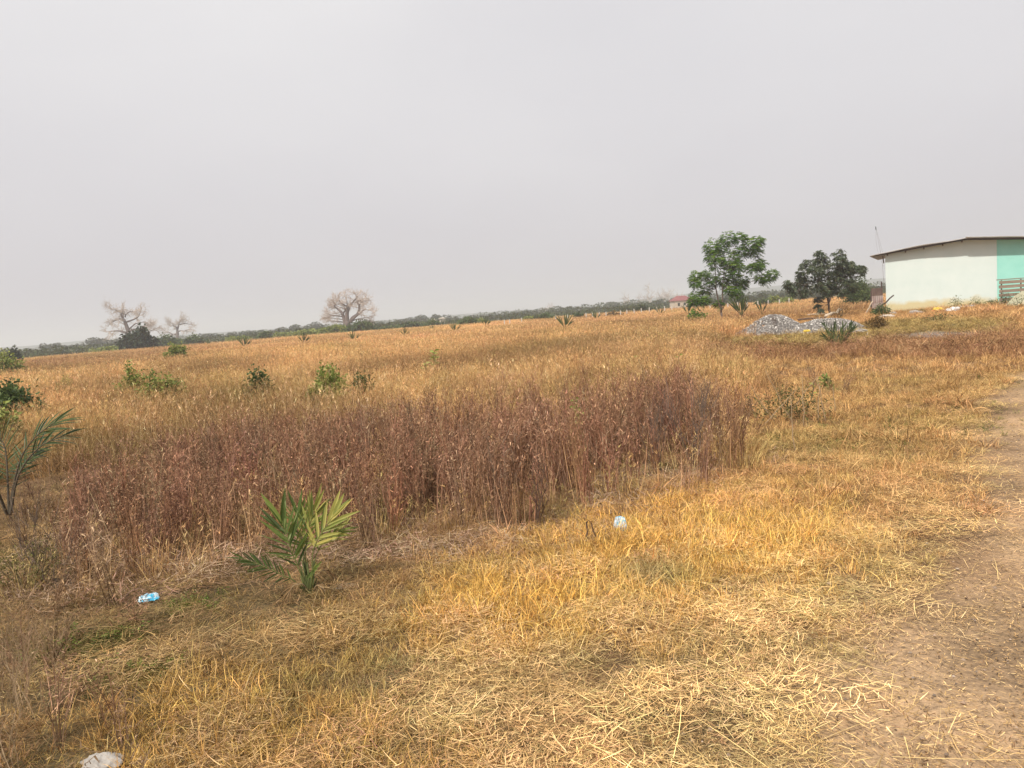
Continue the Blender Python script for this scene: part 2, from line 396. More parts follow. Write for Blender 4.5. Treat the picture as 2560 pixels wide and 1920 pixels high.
def bag_mat(name, base, patch, sc=18, th=.56, rough=.35):
    m, t, out = nmat(name)
    tcn = t.nodes.new('ShaderNodeTexCoord')
    n = t.nodes.new('ShaderNodeTexNoise'); n.inputs['Scale'].default_value = sc; n.inputs['Detail'].default_value = 2
    t.links.new(tcn.outputs['Object'], n.inputs['Vector'])
    r = ramp(t, [base, base, patch], [0, th, th + .05]); t.links.new(n.outputs['Fac'], r.inputs['Fac'])
    p = t.nodes.new('ShaderNodeBsdfPrincipled'); p.inputs['Roughness'].default_value = rough
    t.links.new(r.outputs['Color'], p.inputs['Base Color']); t.links.new(p.outputs[0], out.inputs['Surface'])
    return m
M['sachet'] = bag_mat('printed_film', (.50, .68, .76), (.04, .40, .62), 22, .47)
M['sachet_pale'] = bag_mat('pale_printed_film', (.46, .54, .60), (.12, .38, .52), 34, .56)
M['yellowbag'] = bag_mat('yellow_plastic', (.75, .52, .03), (.8, .62, .12), 5, .5, .5)
M['whitebag'] = bag_mat('white_plastic', (.72, .72, .70), (.5, .5, .5), 5, .55, .6)

# ---------------------------------------------------------------- ground
def axis(lo, hi, step, far):
    a = list(np.arange(lo, hi + 1e-6, step)); s_ = step
    b = hi
    while b < far: s_ *= 1.13; b += s_; a.append(b)
    s_ = step; b = lo; pre = []
    while b > -far: s_ *= 1.13; b -= s_; pre.append(b)
    return np.array(pre[::-1] + a)
gx = axis(-8, 8, .09, 2600); gy = axis(1, 14, .09, 2600)
X, Y = np.meshgrid(gx, gy)
Z = bumps(X, Y)
D = np.hypot(X, Y)
tall = sstep(-.3, .6, poly_sd(TALL, X, Y))
trk = sstep(-.5, .6, poly_sd(TRACK, X, Y) + (fbm(X, Y, .8, 5) - .5) * 1.1)
hay = sstep(-.4, .5, poly_sd(HAY, X, Y) + (fbm(X, Y, 1.2, 15) - .5) * 1.5)
grn = sstep(-.6, .8, poly_sd(GREENISH, X, Y))
grv = sstep(-.5, .6, poly_sd(GRAVELLY, X, Y) + (fbm(X, Y, 1.2, 25) - .5) * 1.5)
thk = sstep(-.3, .3, poly_sd(THICKET, X, Y))
base = np.array([.17, .105, .06])[None, None] * np.ones(X.shape + (1,))
def blend(c, m): 
    global base
    base = base * (1 - m[..., None]) + np.array(c) * m[..., None]
blend((.33, .20, .095), sstep(12, 60, D))
blend((.26, .16, .085), tall * (1 - sstep(20, 70, D)))
blend((.15, .13, .06), sstep(.55, .75, fbm(X, Y, 2.2, 44)) * .6)
blend((.12, .095, .05), sstep(-.1, -1.3, X) * sstep(10, 7, D) * .8)
blend((.14, .09, .06), thk * .8)
blend((.20, .17, .07), grn * .8)
blend((.14, .085, .06), hay)
blend((.24, .21, .19), grv)
blend((.40, .275, .165), trk)
blend((.10, .10, .045), sstep(150, 260, D))
nx, ny = len(gx), len(gy)
idx = np.arange(nx * ny).reshape(ny, nx)
Qall = np.stack([idx[:-1, :-1], idx[:-1, 1:], idx[1:, 1:], idx[1:, :-1]], -1).reshape(-1, 4)
ft = (trk[:-1, :-1] + trk[1:, 1:]).ravel() / 2 > .5
Vall = np.stack([X, Y, Z], -1).reshape(-1, 3)
def sheet(name, q):
    u, inv = np.unique(q, return_inverse=True)
    mb = MB(); mb.add(Vall[u], inv.reshape(-1, 4)); o = mb.build(name, M['soil'], smooth=True)
    ca = o.data.attributes.new('soil', 'FLOAT_COLOR', 'POINT')
    c = np.concatenate([base.reshape(-1, 3)[u], np.ones((len(u), 1))], 1)
    ca.data.foreach_set('color', c.astype(np.float32).ravel())
    tag(o, kind='structure'); return o
sheet('ground', Qall[~ft]); sheet('dirt_track', Qall[ft])

# hills on the horizon
def hills():
    mb = MB(); n = 160; rows = 6
    ang = np.linspace(R(-62), R(62), n)
    prof = 4 + 8 * fbm(ang * 40, ang * 0, 5, 77, 4)
    prof = prof + 11 * sstep(.0, .4, ang)
    V = []
    for r_ in range(rows):
        t = r_ / (rows - 1); d = 1250 + 500 * t; h = np.sin(t * math.pi) * prof - 1.0
        V.append(np.stack([np.sin(ang) * d, np.cos(ang) * d, h], -1))
    V = np.array(V).reshape(-1, 3)
    i = np.arange(rows * n).reshape(rows, n)
    q = np.stack([i[:-1, :-1], i[:-1, 1:], i[1:, 1:], i[1:, :-1]], -1).reshape(-1, 4)
    mb.add(V, q); o = mb.build('hills', surf_mat('wooded_hills', [(.03, .045, .02), (.06, .075, .035)], .02, bump=0), smooth=True)
    tag(o, kind='structure')
hills()

# ---------------------------------------------------------------- stuff scattering (geometry nodes on a point set)
def make_group(coll):
    ng = bpy.data.node_groups.new('scatter_' + coll.name, 'GeometryNodeTree')
    ng.interface.new_socket('Geometry', in_out='INPUT', socket_type='NodeSocketGeometry')
    ng.interface.new_socket('Geometry', in_out='OUTPUT', socket_type='NodeSocketGeometry')
    N = ng.nodes; L = ng.links
    gi = N.new('NodeGroupInput'); go = N.new('NodeGroupOutput')
    ci = N.new('GeometryNodeCollectionInfo'); ci.inputs['Collection'].default_value = coll
    ci.inputs['Separate Children'].default_value = True; ci.inputs['Reset Children'].default_value = True
    ip = N.new('GeometryNodeInstanceOnPoints'); ip.inputs['Pick Instance'].default_value = True
    def na(nm, ty):
        a = N.new('GeometryNodeInputNamedAttribute'); a.data_type = ty; a.inputs['Name'].default_value = nm; return a.outputs['Attribute']
    e = N.new('FunctionNodeEulerToRotation')
    L.new(na('rot', 'FLOAT_VECTOR'), e.inputs[0]); L.new(e.outputs[0], ip.inputs['Rotation'])
    L.new(na('scl', 'FLOAT_VECTOR'), ip.inputs['Scale']); L.new(na('idx', 'INT'), ip.inputs['Instance Index'])
    L.new(ci.outputs[0], ip.inputs['Instance']); L.new(gi.outputs[0], ip.inputs['Points']); L.new(ip.outputs[0], go.inputs[0])
    return ng
def src_collection(name, meshes):
    c = bpy.data.collections.new(name)
    for i, me in enumerate(meshes):
        o = bpy.data.objects.new('%s_%02d' % (name, i), me); c.objects.link(o)
    return c, len(meshes), make_group(c)
def scatter(name, src, P, scl, tint, label, cat, tilt=.12, zsc=None, rot=None):
    c, k, ng = src; n = len(P)
    me = bpy.data.meshes.new(name); me.vertices.add(n); me.vertices.foreach_set('co', np.asarray(P, np.float32).ravel())
    if rot is None: rot = np.stack([rng.normal(0, tilt, n), rng.normal(0, tilt, n), U(0, 6.283, n)], -1)
    s3 = np.stack([scl, scl, scl if zsc is None else zsc], -1)
    for nm, ty, key, arr in (('rot', 'FLOAT_VECTOR', 'vector', rot), ('scl', 'FLOAT_VECTOR', 'vector', s3), ('tint', 'FLOAT_VECTOR', 'vector', tint)):
        a = me.attributes.new(nm, ty, 'POINT'); a.data.foreach_set(key, np.asarray(arr, np.float32).ravel())
    a = me.attributes.new('idx', 'INT', 'POINT'); a.data.foreach_set('value', rng.integers(0, k, n).astype(np.int32))
    o = bpy.data.objects.new(name, me); COL.objects.link(o)
    md = o.modifiers.new('scatter', 'NODES'); md.node_group = ng
    tag(o, label, cat, kind='stuff'); return o

def mk_tuft(n, r, h0, h1, wd, lean=.5, bend=.7, seg=3):
    mb = MB(); a = U(0, 6.283, n); rr = r * np.sqrt(U(0, 1, n))
    root = np.stack([rr * np.cos(a), rr * np.sin(a), np.full(n, -.01)], -1)
    az = a + rng.normal(0, .8, n)
    L = U(h0, h1, n)
    blades(mb, root, az, L, np.abs(rng.normal(0, lean, n)), rng.normal(bend, .5, n), U(wd * .6, wd * 1.3, n), seg)
    return mb
def mk_feather(n, r, h0, h1, wd, heads=.5):
    mb = mk_tuft(n, r, h0 * .5, h1 * .8, wd, .28, .6)
    m = int(n * .5); a = U(0, 6.283, m); rr = r * np.sqrt(U(0, 1, m))
    root = np.stack([rr * np.cos(a), rr * np.sin(a), np.zeros(m)], -1)
    az = a + rng.normal(0, .5, m)
    C = blades(mb, root, az, U(h0, h1, m), np.abs(rng.normal(.05, .1, m)), np.abs(rng.normal(.25, .25, m)), wd * .7, 3)
    tips = C[:, -1]; k = int(m * heads)
    for rep in range(5):
        rt = tips[:k] + rng.normal(0, .008, (k, 3)) - np.array([0, 0, 1]) * U(0, .09, k)[:, None]
        blades(mb, rt, az[:k] + rng.normal(0, .7, k), U(.03, .08, k), U(.1, .9, k), .5, wd * 1.0, 1, a=U(.6, 1, k))
    return mb
def mk_litter(n, r, l0, l1, wd):
    mb = MB(); a = U(0, 6.283, n); rr = r * np.sqrt(U(0, 1, n))
    root = np.stack([rr * np.cos(a), rr * np.sin(a), U(.002, .03, n)], -1)
    blades(mb, root, U(0, 6.283, n), U(l0, l1, n) * U(.4, 1, n), U(1.36, 1.6, n), rng.normal(0, .12, n), U(wd * .5, wd * 1.2, n), 3,
           tw=U(-.5, .5, n), shape=3, kink=rng.normal(0, .22, n))
    return mb
def mk_weed(h):
    mb = MB(); k = random.randint(3, 6)
    for _ in range(k):
        root = np.array([[U(-.05, .05), U(-.05, .05), -.02]]); H = h * U(.6, 1)
        C = blades(mb, root, U(0, 6.28), H, abs(rng.normal(0, .09)), rng.normal(.05, .14), .008, 5, a=U(0, .75), shape=3.5)[0]
        C2 = blades(mb, np.repeat(root, 3, 0) + rng.normal(0, .03, (3, 3)) * [1, 1, 0], U(0, 6.28, 3), H * U(.4, .95, 3), U(0, .25, 3), U(-.1, .2, 3), .005, 3, a=U(0, 1, 3), shape=3)
        nb = 9; t = U(.2, .95, nb) * 5; i = np.minimum(t.astype(int), 4); f = (t - i)[:, None]
        rt = C[i] * (1 - f) + C[i + 1] * f
        B = blades(mb, rt, U(0, 6.283, nb), U(.06, .24, nb), U(.35, .8, nb), U(-.5, .0, nb), .0045, 3, a=U(0, .6, nb), shape=2.5)
        # curled dry leaves and seed husks
        pts = np.concatenate([B[:, 2], B[:, 3], C[3:], B[::2, 1]]); m = len(pts)
        pts = pts + rng.normal(0, .008, (m, 3))
        blades(mb, pts, U(0, 6.283, m), U(.02, .06, m), U(.3, 2.4, m), U(-.5, 1.2, m), U(.004, .011, m), 2, a=np.clip(rng.normal(.45, .25, m), 0, 1), shape=2)
    return mb
def mk_leafy(n, h, lw):
    mb = MB()
    for _ in range(n):
        root = np.array([[U(-.06, .06), U(-.06, .06), 0]])
        C = blades(mb, root, U(0, 6.28), h * U(.6, 1), U(.05, .4), U(-.1, .4), .004, 4, a=.2)[0]
        pts = np.repeat(C[1:], 3, 0); m = len(pts); a = U(0, 6.28, m)
        leaves(mb, pts, np.stack([np.cos(a), np.sin(a), U(-.1, .6, m)], -1), U(.7, 1.3, m) * lw * 2.2, lw)
    return mb
mesh_of = lambda f, nm, mat, k: [f().mesh('%s_%d' % (nm, i), mat) for i in range(k)]
SRC_short = src_collection('short_tuft', mesh_of(lambda: mk_tuft(38, .075, .05, .15, .0044, .75, 1.1), 'short_tuft', M['grass'], 6))
SRC_lit = src_collection('litter', mesh_of(lambda: mk_litter(80, .2, .03, .16, .0030), 'litter', M['litter'], 6))
SRC_long = src_collection('long_litter', mesh_of(lambda: mk_litter(7, .25, .18, .52, .0032), 'long_litter', M['litter'], 5))
SRC_crumb = src_collection('crumbs', mesh_of(lambda: mk_litter(40, .22, .012, .05, .004), 'crumbs', M['litter'], 4))
SRC_tall = src_collection('feather_grass', mesh_of(lambda: mk_feather(46, .14, .35, .75, .005), 'feather_grass', M['grass'], 6))
SRC_far = src_collection('field_patch', mesh_of(lambda: mk_feather(150, .75, .3, .62, .013, .4), 'field_patch', M['grass'], 5))
SRC_weed = src_collection('weed_stalks', mesh_of(lambda: mk_weed(.95), 'weed_stalks', M['weed'], 8))
SRC_leafy = src_collection('green_leafy', mesh_of(lambda: mk_leafy(7, .16, .014), 'green_leafy', M['grass'], 4))

def wedge(n, d0, d1, a0=-46, a1=46, power=1.0):
    """random points in a wedge in front of the camera; even density per area for power 2"""
    u = U(0, 1, n)
    d = (d0 ** power + (d1 ** power - d0 ** power) * u) ** (1 / power)
    a = R(1) * U(a0, a1, n)
    return np.sin(a) * d, np.cos(a) * d, d
def on_ground(x, y, dz=0): return np.stack([x, y, bumps(x, y) + dz], -1)
def pal(cols, wts):
    c = np.array(cols); w_ = np.stack(np.broadcast_arrays(*[np.asarray(q, float) for q in wts]), -1); w_ = w_ / (w_.sum(-1, keepdims=True) + 1e-9)
    return w_ @ c
GOLD = (1.0, .62, .13); TAWNY = (.70, .45, .215); PALE = (.95, .70, .32); BROWN = (.36, .20, .12); OLIVE = (.30, .28, .09); GREEN = (.13, .20, .04); ORANGE = (.72, .38, .155); GREYG = (.30, .32, .18)

def jit(t, s=.12):
    return t * np.clip(rng.normal(1, s, (len(t), 1)), .5, 1.5) * np.clip(rng.normal(1, s * .3, t.shape), .8, 1.2)

# golden patches of the foreground, from the photograph's ground
GOLDSPOT = [(gp(1700, 1340), 1.3, 1), (gp(1300, 1540), .75, 1), (gp(1500, 1450), .8, .7), (gp(560, 1800), .7, 1), (gp(800, 1850), .5, .9), (gp(1000, 1560), .6, .5), (gp(1850, 1240), 1.0, .4), (gp(1000, 1900), .35, .5)]
def spots(L_, x, y):
    r_ = np.zeros(np.shape(x))
    for p, rad, s_ in L_: r_ = np.maximum(r_, s_ * np.exp(-((x - p[0]) ** 2 + (y - p[1]) ** 2) / rad ** 2))
    return r_
GREENSPOT = [(gp(290, 1605), .16, 1), (gp(180, 1625), .2, .55), (gp(480, 1520), .2, .25), (gp(330, 1700), .2, .2), (gp(400, 1360), .3, .2), (gp(2060, 1110), 1.0, .7), (gp(640, 1400), .3, .6), (gp(1680, 1180), .3, .6), (gp(2250, 960), 2, .4), (gp(2350, 1060), 1, .5), (gp(60, 1400), .5, .6)]
BLUEG = [(gp(985, 1710), .15, 1), (gp(1440, 1690), .18, 1), (gp(1100, 1800), .2, .5), (gp(1250, 1760), .2, .4), (gp(800, 1730), .15, .5), (gp(1640, 1440), .16, 1), (gp(1330, 1880), .12, .8), (gp(1330, 1760), .07, .8), (gp(1930, 1780), .09, .8), (gp(1680, 1200), .15, .8), (gp(420, 1560), .15, .8), (gp(1080, 1690), .12, .6), (gp(1520, 1840), .1, .6)]

# 1. short golden grass of the foreground
n = 30000
x, y, d = wedge(n, 1.7, 13, power=1.5)
m_tr = poly_sd(TRACK, x, y) + (fbm(x, y, .6, 5) - .5) * .9
m_th = poly_sd(THICKET, x, y); m_ta = poly_sd(TALL, x, y)
gs = spots(GOLDSPOT, x, y); left = sstep(-.3, -1.6, x + .12 * y * 0 + .1)
bare = fbm(x, y, .5, 61)
keep = (m_tr < .0 - U(0, .9, n)) & (m_ta < .4) & (m_th < .15) & ((bare < .56 + .5 * gs) | (U(0, 1, n) < .25))
keep &= U(0, 1, n) < (.22 + .78 * np.clip(gs + .4 * (1 - left), 0, 1))
x, y, d, gs = x[keep], y[keep], d[keep], gs[keep]; n = len(x)
f1 = fbm(x, y, 1.1, 71); f2 = fbm(x, y, .45, 81); gsp = spots(GREENSPOT, x, y); bsp = spots(BLUEG, x, y)
left = sstep(-.2, -1.5, x)
t = pal([GOLD, TAWNY, PALE, BROWN, OLIVE, GREEN, GREYG], [.4 + 2.4 * gs, .55 + f1, .5 * f2 + .5 * sstep(0, 1.5, x), 1.5 * left + .4 * sstep(.5, .8, f2), .4 * sstep(.45, .7, f1) + 1.6 * left * f1, 3.5 * gsp, 9 * bsp])
sc = U(.6, 1.25, n) * (.75 + .5 * gs) * (.8 + .2 * (d > 4))
scatter('short_dry_grass', SRC_short, on_ground(x, y), sc, jit(t, .16), 'short straw yellow grass covering the foreground', 'grass', .25)

# 2. straw lying on the soil
n = 17000
x, y, d = wedge(n, 1.7, 16, power=1.5)
m_tr = poly_sd(TRACK, x, y); m_th = poly_sd(THICKET, x, y); m_ta = poly_sd(TALL, x, y)
keep = (m_ta < .8) & (U(0, 1, n) < np.where(m_tr > 0, np.clip(.32 - .6 * m_tr, .04, 1) * (fbm(x, y, .6, 91) > .47), 1))
x, y, d, m_tr, m_th = (q[keep] for q in (x, y, d, m_tr, m_th)); n = len(x)
left = sstep(-.2, -1.5, x); f1 = fbm(x, y, .8, 101); gsp = spots(GREENSPOT, x, y)
t = pal([PALE, TAWNY, BROWN, ORANGE, OLIVE], [.5 + 1.8 * sstep(.0, 1.6, x) * (d < 5.5) + 1.5 * (m_tr > -.4), .8 + f1, 2.0 * left + 1.2 * (m_th > -.5), .9 * sstep(.5, 2.5, x) * (d > 4.5), .9 * left + 3 * gsp])
t = t * (1 - .42 * left * sstep(.3, .6, fbm(x, y, .7, 103)))[:, None]
mat_ = sstep(.35, .65, fbm(x, y, .33, 107)); t = t * (.72 + .42 * mat_)[:, None]
scatter('straw_litter', SRC_lit, on_ground(x, y, .004 + .03 * mat_), U(.6, 1.1, n) * (.75 + .4 * mat_), jit(t, .2), 'broken straw lying loose over the foreground soil', 'straw', .05)
n = 1000
x, y, d = wedge(n, 1.6, 9, power=1.5)
m_tr = poly_sd(TRACK, x, y)
keep = (poly_sd(TALL, x, y) < .3) & (U(0, 1, n) < np.where(m_tr > .1, .2 * (m_tr < .9), .25 + .75 * sstep(0, 1.2, x)))
x, y = x[keep], y[keep]; n = len(x)
scatter('long_straw', SRC_long, on_ground(x, y, .012), U(.6, 1.1, n), jit(np.tile(PALE, (n, 1)), .1) * 1.02, 'long pale straws lying across the edge of the dirt track', 'straw', .04)
n = 5200
x, y, d = wedge(n, 1.6, 14, -10, 50, power=1.5)
keep = (poly_sd(TRACK, x, y) > -.3)
x, y = x[keep], y[keep]; n = len(x)
t = pal([PALE, BROWN, TAWNY], [U(0, 1, n), U(0, 1, n), U(0, .6, n)])
scatter('chaff', SRC_crumb, on_ground(x, y, .003), U(.6, 1.2, n), t, 'small bits of chaff scattered on the bare dirt track', 'chaff', .03)

# small stones on the track
oc_ = np.array([(1, 0, 0), (-1, 0, 0), (0, 1, 0), (0, -1, 0), (0, 0, 1), (0, 0, -1)], float)
def mk_stones(k=9):
    mb = MB()
    for _ in range(k):
        s_ = .004 + .012 * random.random() ** 3; v = oc_ * s_ * U(.6, 1.2, (6, 1)); v[:, 2] *= .7
        mb.add(v + [U(-.25, .25), U(-.25, .25), s_ * .2], tris=[(0, 2, 4), (2, 1, 4), (1, 3, 4), (3, 0, 4), (2, 0, 5), (1, 2, 5), (3, 1, 5), (0, 3, 5)], a=U(0, 1))
    return mb
SRC_stone = src_collection('stones', mesh_of(mk_stones, 'stones', M['litter'], 4))
n = 2600
x, y, d = wedge(n, 1.6, 14, -10, 50, power=1.5)
keep = (poly_sd(TRACK, x, y) > -.6); x, y = x[keep], y[keep]; n = len(x)
scatter('pebbles', SRC_stone, on_ground(x, y), U(.6, 1.3, n), pal([(.3, .2, .13), (.2, .17, .15), (.45, .36, .28)], [U(0, 1, n), U(0, 1, n), U(0, .5, n)]), 'small stones and clods on the dirt track', 'pebbles', .05)

# 3. short and medium grass on the right, out to the shed
n = 38000
x, y, d = wedge(n, 5, 60, -5, 46, power=1.45)
m_ta = poly_sd(TALL, x, y); m_tr = poly_sd(TRACK, x, y) + (fbm(x, y, 1.0, 5) - .5)
hay_ = sstep(-.4, .5, poly_sd(HAY, x, y) + (fbm(x, y, 1.2, 15) - .5) * 1.5); gr_ = poly_sd(GRAVELLY, x, y)
keep = (m_ta < 1.0) & (m_tr < -.1) & (gr_ + (fbm(x, y, 1.2, 25) - .5) < 0) & (poly_sd(THICKET, x, y) < .1) & (U(0, 1, n) < sstep(3.5, 8, d))
x, y, d, hay_ = (q[keep] for q in (x, y, d, hay_)); n = len(x)
f1 = fbm(x, y, 2.5, 111); f2 = fbm(x, y, 1.0, 121); g_ = sstep(-.8, .6, poly_sd(GREENISH, x, y)); gsp = spots(GREENSPOT, x, y)
t = pal([ORANGE, TAWNY, PALE, BROWN, OLIVE, GREEN], [.9 * f1 + .5, .9, .5 * f2, .5 * sstep(.5, .75, f2) + 2.2 * hay_, .5 * sstep(.45, .7, f1) + 2.6 * g_ + 1.2 * gsp, .5 * gsp + .35 * g_ * f2])
sc = (1.0 + .045 * d) * U(.7, 1.4, n) * (.8 + .6 * sstep(.5, .8, f2)) * (1 + .4 * hay_); zs = np.minimum(sc, U(.9, 1.7, n) * (1 + .5 * hay_)) * (1 - .45 * sstep(-.8, .6, poly_sd(GREENISH, x, y)) * (1 - hay_))
scatter('tan_grass', SRC_short, on_ground(x, y), sc, jit(t, .14), 'low orange tan grass between the thicket and the shed', 'grass', .3, zsc=zs)

n = 14000
x = U(4, 30, n); y = U(12, 40, n)
keep = (poly_sd(HAY, x, y) + (fbm(x, y, 1.2, 15) - .5) * 1.5 > 0) & (U(0, 1, n) < .55)
x, y = x[keep], y[keep]; n = len(x)
t = pal([(.22, .105, .065), (.34, .18, .10), (.66, .42, .22)], [U(.2, 1, n), U(0, .8, n), U(0, .9, n) ** 2])
scatter('brown_hay', SRC_lit, on_ground(x, y, .05), U(1.2, 2.6, n), jit(t, .2), 'dark brown strip of cut matted hay in front of the gravel', 'hay', .55)

# 4. tall feathery grass of the field
n = 26000
x, y, d = wedge(n, 5.5, 44, -50, 46, power=1.45)
m_ta = poly_sd(TALL, x, y) + (fbm(x, y, 1.5, 131) - .5) * 1.2
keep = ((m_ta > 0) & (poly_sd(THICKET, x, y) < .1)) | ((poly_sd(THICKET, x, y) > -.2) & (U(0, 1, n) < .28)); m_ta = np.maximum(m_ta, .25)
x, y, d, m_ta = (q[keep] for q in (x, y, d, m_ta)); n = len(x)
f1 = fbm(x, y, 5, 141); f2 = fbm(x, y, 1.7, 151); f3 = fbm(x, y, 9, 161)
leftn = sstep(-1.5, -5, x) * sstep(24, 9, d) * (.5 + .5 * sstep(.4, .6, fbm(x, y, 2.0, 159)))
t = pal([TAWNY, PALE, BROWN, ORANGE, OLIVE], [.9, 1.3 * f1 ** 1.5 * sstep(16, 9, d) + .35, .5 * sstep(.42, .65, f3) + .3 * sstep(.5, .7, f2) + 1.1 * leftn, .3 + .6 * f1, .9 * sstep(.48, .68, fbm(x, y, 3.1, 155)) + .5 * leftn])
sc = U(.65, 1.1, n) * (.7 + .5 * f2) * (1 + .004 * d)
pt = sstep(.36, .62, fbm(x, y, 4.2, 157))[:, None]; t = t * (.60 + .44 * pt)
sc = sc * (.75 + .45 * fbm(x, y, 2.6, 158))
scatter('tall_dry_grass', SRC_tall, on_ground(x, y), sc * (1 + .012 * d), jit(t, .2), 'tall feathery tawny grass covering the field', 'grass', .12, zsc=sc * sstep(-.2, .8, m_ta) ** .5)
n = 16000
x, y, d = wedge(n, 34, 170, -46, 44, power=1.5)
keep = poly_sd(TALL, x, y) > -.5
x, y, d = x[keep], y[keep], d[keep]; n = len(x)
pt = sstep(.36, .62, fbm(x, y * .5, 12, 187))[:, None]
f1 = fbm(x, y, 22, 171); f2 = fbm(x, y, 7, 181)
t = pal([TAWNY, BROWN, ORANGE, OLIVE, PALE], [1.0, .8 * sstep(.42, .62, f1), .4 + .5 * f2, .9 * sstep(.46, .68, fbm(x, y, 12, 183)), .3])
scatter('far_field_grass', SRC_far, on_ground(x, y), U(.8, 1.3, n) * (1 + d / 90), jit(t * (.7 + .36 * pt), .16), 'dry grass far out in the field below the tree line', 'grass', .03, zsc=U(.7, 1.15, n))

# pale flowering stems standing above the field grass
SRC_stem = src_collection('pale_stems', mesh_of(lambda: mk_feather(8, .2, .55, 1.0, .0045, .5), 'pale_stems', M['grass'], 5))
n = 4200
x, y, d = wedge(n, 8, 40, -42, 36, power=1.4)
keep = (poly_sd(TALL, x, y) > .3) & (fbm(x, y, 3, 261) > .45)
x, y, d = x[keep], y[keep], d[keep]; n = len(x)
scatter('pale_stems', SRC_stem, on_ground(x, y), U(.8, 1.15, n) * (1 + .012 * d), jit(np.tile((.86, .62, .36), (n, 1)), .2), 'pale flowering grass stems standing above the field', 'grass', .1, zsc=U(.75, 1.05, n))
# 5. purple brown thicket of dead stalks
n = 9000
x = U(-6, 5, n); y = U(3, 11, n)
m_th = poly_sd(THICKET, x, y) + (fbm(x, y, .5, 191) - .5) * .5 + rng.normal(0, .16, n)
edge_ = np.clip(.35 + .8 * m_th, 0, 1) ** (1 + 1.2 * sstep(-.8, -2.4, x))
keep = (m_th > 0) & (U(0, 1, n) < .40 * edge_ * (.45 + 1.0 * sstep(.35, .65, fbm(x, y, .5, 193)))); x, y, m_th = x[keep], y[keep], m_th[keep]; n = len(x)
f1 = fbm(x, y, .9, 201)
t = pal([(.37, .205, .13), (.48, .295, .185), (.74, .54, .36)], [.7 + U(0, .4, n), .7 * f1 + U(0, .5, n), .3 * U(0, 1, n)])
t = t * (.7 + .55 * fbm(x, y, .55, 207))[:, None] * np.where(U(0, 1, (n, 1)) < .2, np.array([[.85, 1.0, 1.05]]), 1)
hs = .52 + .30 * fbm(x, y, 1.3, 211) + .22 * fbm(x, y, .35, 213) + .14 * U(-1, 1, n) + .13 * sstep(0, .8, x) - .12 * sstep(-1.0, -2.6, x)
scatter('dead_stalk_thicket', SRC_weed, on_ground(x, y), U(.75, 1.15, n), jit(t, .16), 'purple brown thicket of dead weed stalks in front of the field', 'weeds', .1, zsc=hs * np.clip(.75 + m_th, .6, 1))
# loose outliers of the thicket: left side and towards the shed
n = 900
x, y, d = wedge(n, 2.0, 15, -48, 40, power=1.5)
s_l = poly_sd(LEFTWEED, x, y); s_t = poly_sd(THICKET, x, y)
s_r = poly_sd(G((1780, 1080), (2150, 1020), (2150, 960), (1800, 960)), x, y)
prob = np.where(s_l > -.1, .9, 0) + np.where((s_t > -.6) & (s_t < .05) & (y > 5.5), .4, 0) + np.where(s_r > 0, .6, 0) + np.where((x < -2.3) & (d > 4.2) & (d < 10), .35, 0)
keep = U(0, 1, n) < prob
x, y, d = x[keep], y[keep], d[keep]; n = len(x)
t = pal([(.30, .18, .13), (.48, .34, .2), (.24, .2, .1)], [U(.3, 1, n), U(0, 1, n), U(0, .5, n)])
scatter('loose_dead_stalks', SRC_weed, on_ground(x, y), U(.6, 1, n), jit(t, .15), 'scattered dead weed stalks around the thicket', 'weeds', .2, zsc=U(.3, .62, n) * np.where(d < 4, .62, 1))
# fallen stems at the foot of the thicket
n = 3800
x = U(-4, 4.5, n); y = U(3.3, 9, n)
s_t = poly_sd(THICKET, x, y); keep = (s_t > -.35) & (s_t < .6) & (y < 7.6)
x, y = x[keep], y[keep]; n = len(x)
t = pal([(.50, .34, .24), (.34, .215, .155), (.76, .58, .40)], [U(.3, 1, n), U(0, 1, n), U(0, .5, n)])
scatter('fallen_stems', SRC_lit, on_ground(x, y, .01), U(.8, 1.5, n), jit(t, .15), 'fallen pinkish brown stems at the foot of the thicket', 'straw', .22)
# fine green grass in the same places
xx, yy = [], []
for p, rad, s_ in GREENSPOT:
    m_ = int(40 + 420 * s_ * min(rad, .8)); xx.append(p[0] + rng.normal(0, rad * .6, m_)); yy.append(p[1] + rng.normal(0, rad * .45, m_))
x, y = np.concatenate(xx), np.concatenate(yy); n = len(x)
t = pal([(.17, .22, .045), (.28, .27, .08), (.40, .30, .14)], [U(.2, 1, n), U(0, 1, n), U(0, .8, n)])
scatter('green_grass', SRC_short, on_ground(x, y), U(.3, .6, n), jit(t, .15), 'low patches of fine dull green grass among the straw', 'grass', .4)
# green ground plants
xx, yy = [], []
for p, rad, s_ in GREENSPOT:
    m_ = int((10 + 60 * s_ * min(rad, .6)) * (p[0] < 0 or p[1] > 5)); xx.append(p[0] + rng.normal(0, rad * .7, m_)); yy.append(p[1] + rng.normal(0, rad * .5, m_))
x, y = np.concatenate(xx), np.concatenate(yy); n = len(x)
scatter('low_green_weeds', SRC_leafy, on_ground(x, y), U(.25, .6, n), jit(np.tile((.15, .19, .05), (n, 1)), .25), 'low green weeds sprouting in the dry grass', 'weeds', .2)
#PART2
# ================================================================ THINGS
def gpt(px, py):
    g = gp(px, py)
    for _ in range(8): g = gp(px, py, zg(g[0], g[1]) * .7 + g[2] * .3)
    return g
def mpp(b): return math.hypot(b[0], b[1]) / FPX      # metres per photo pixel at a ground point

# ---------------------------------------------------------------- shed
A = gp(2216, 783); A[2] = 0
yaw = SYAW                                    # the gable wall runs back to the right
ux = np.array([math.cos(yaw), math.sin(yaw), 0]); uy = np.array([-math.sin(yaw), math.cos(yaw), 0])
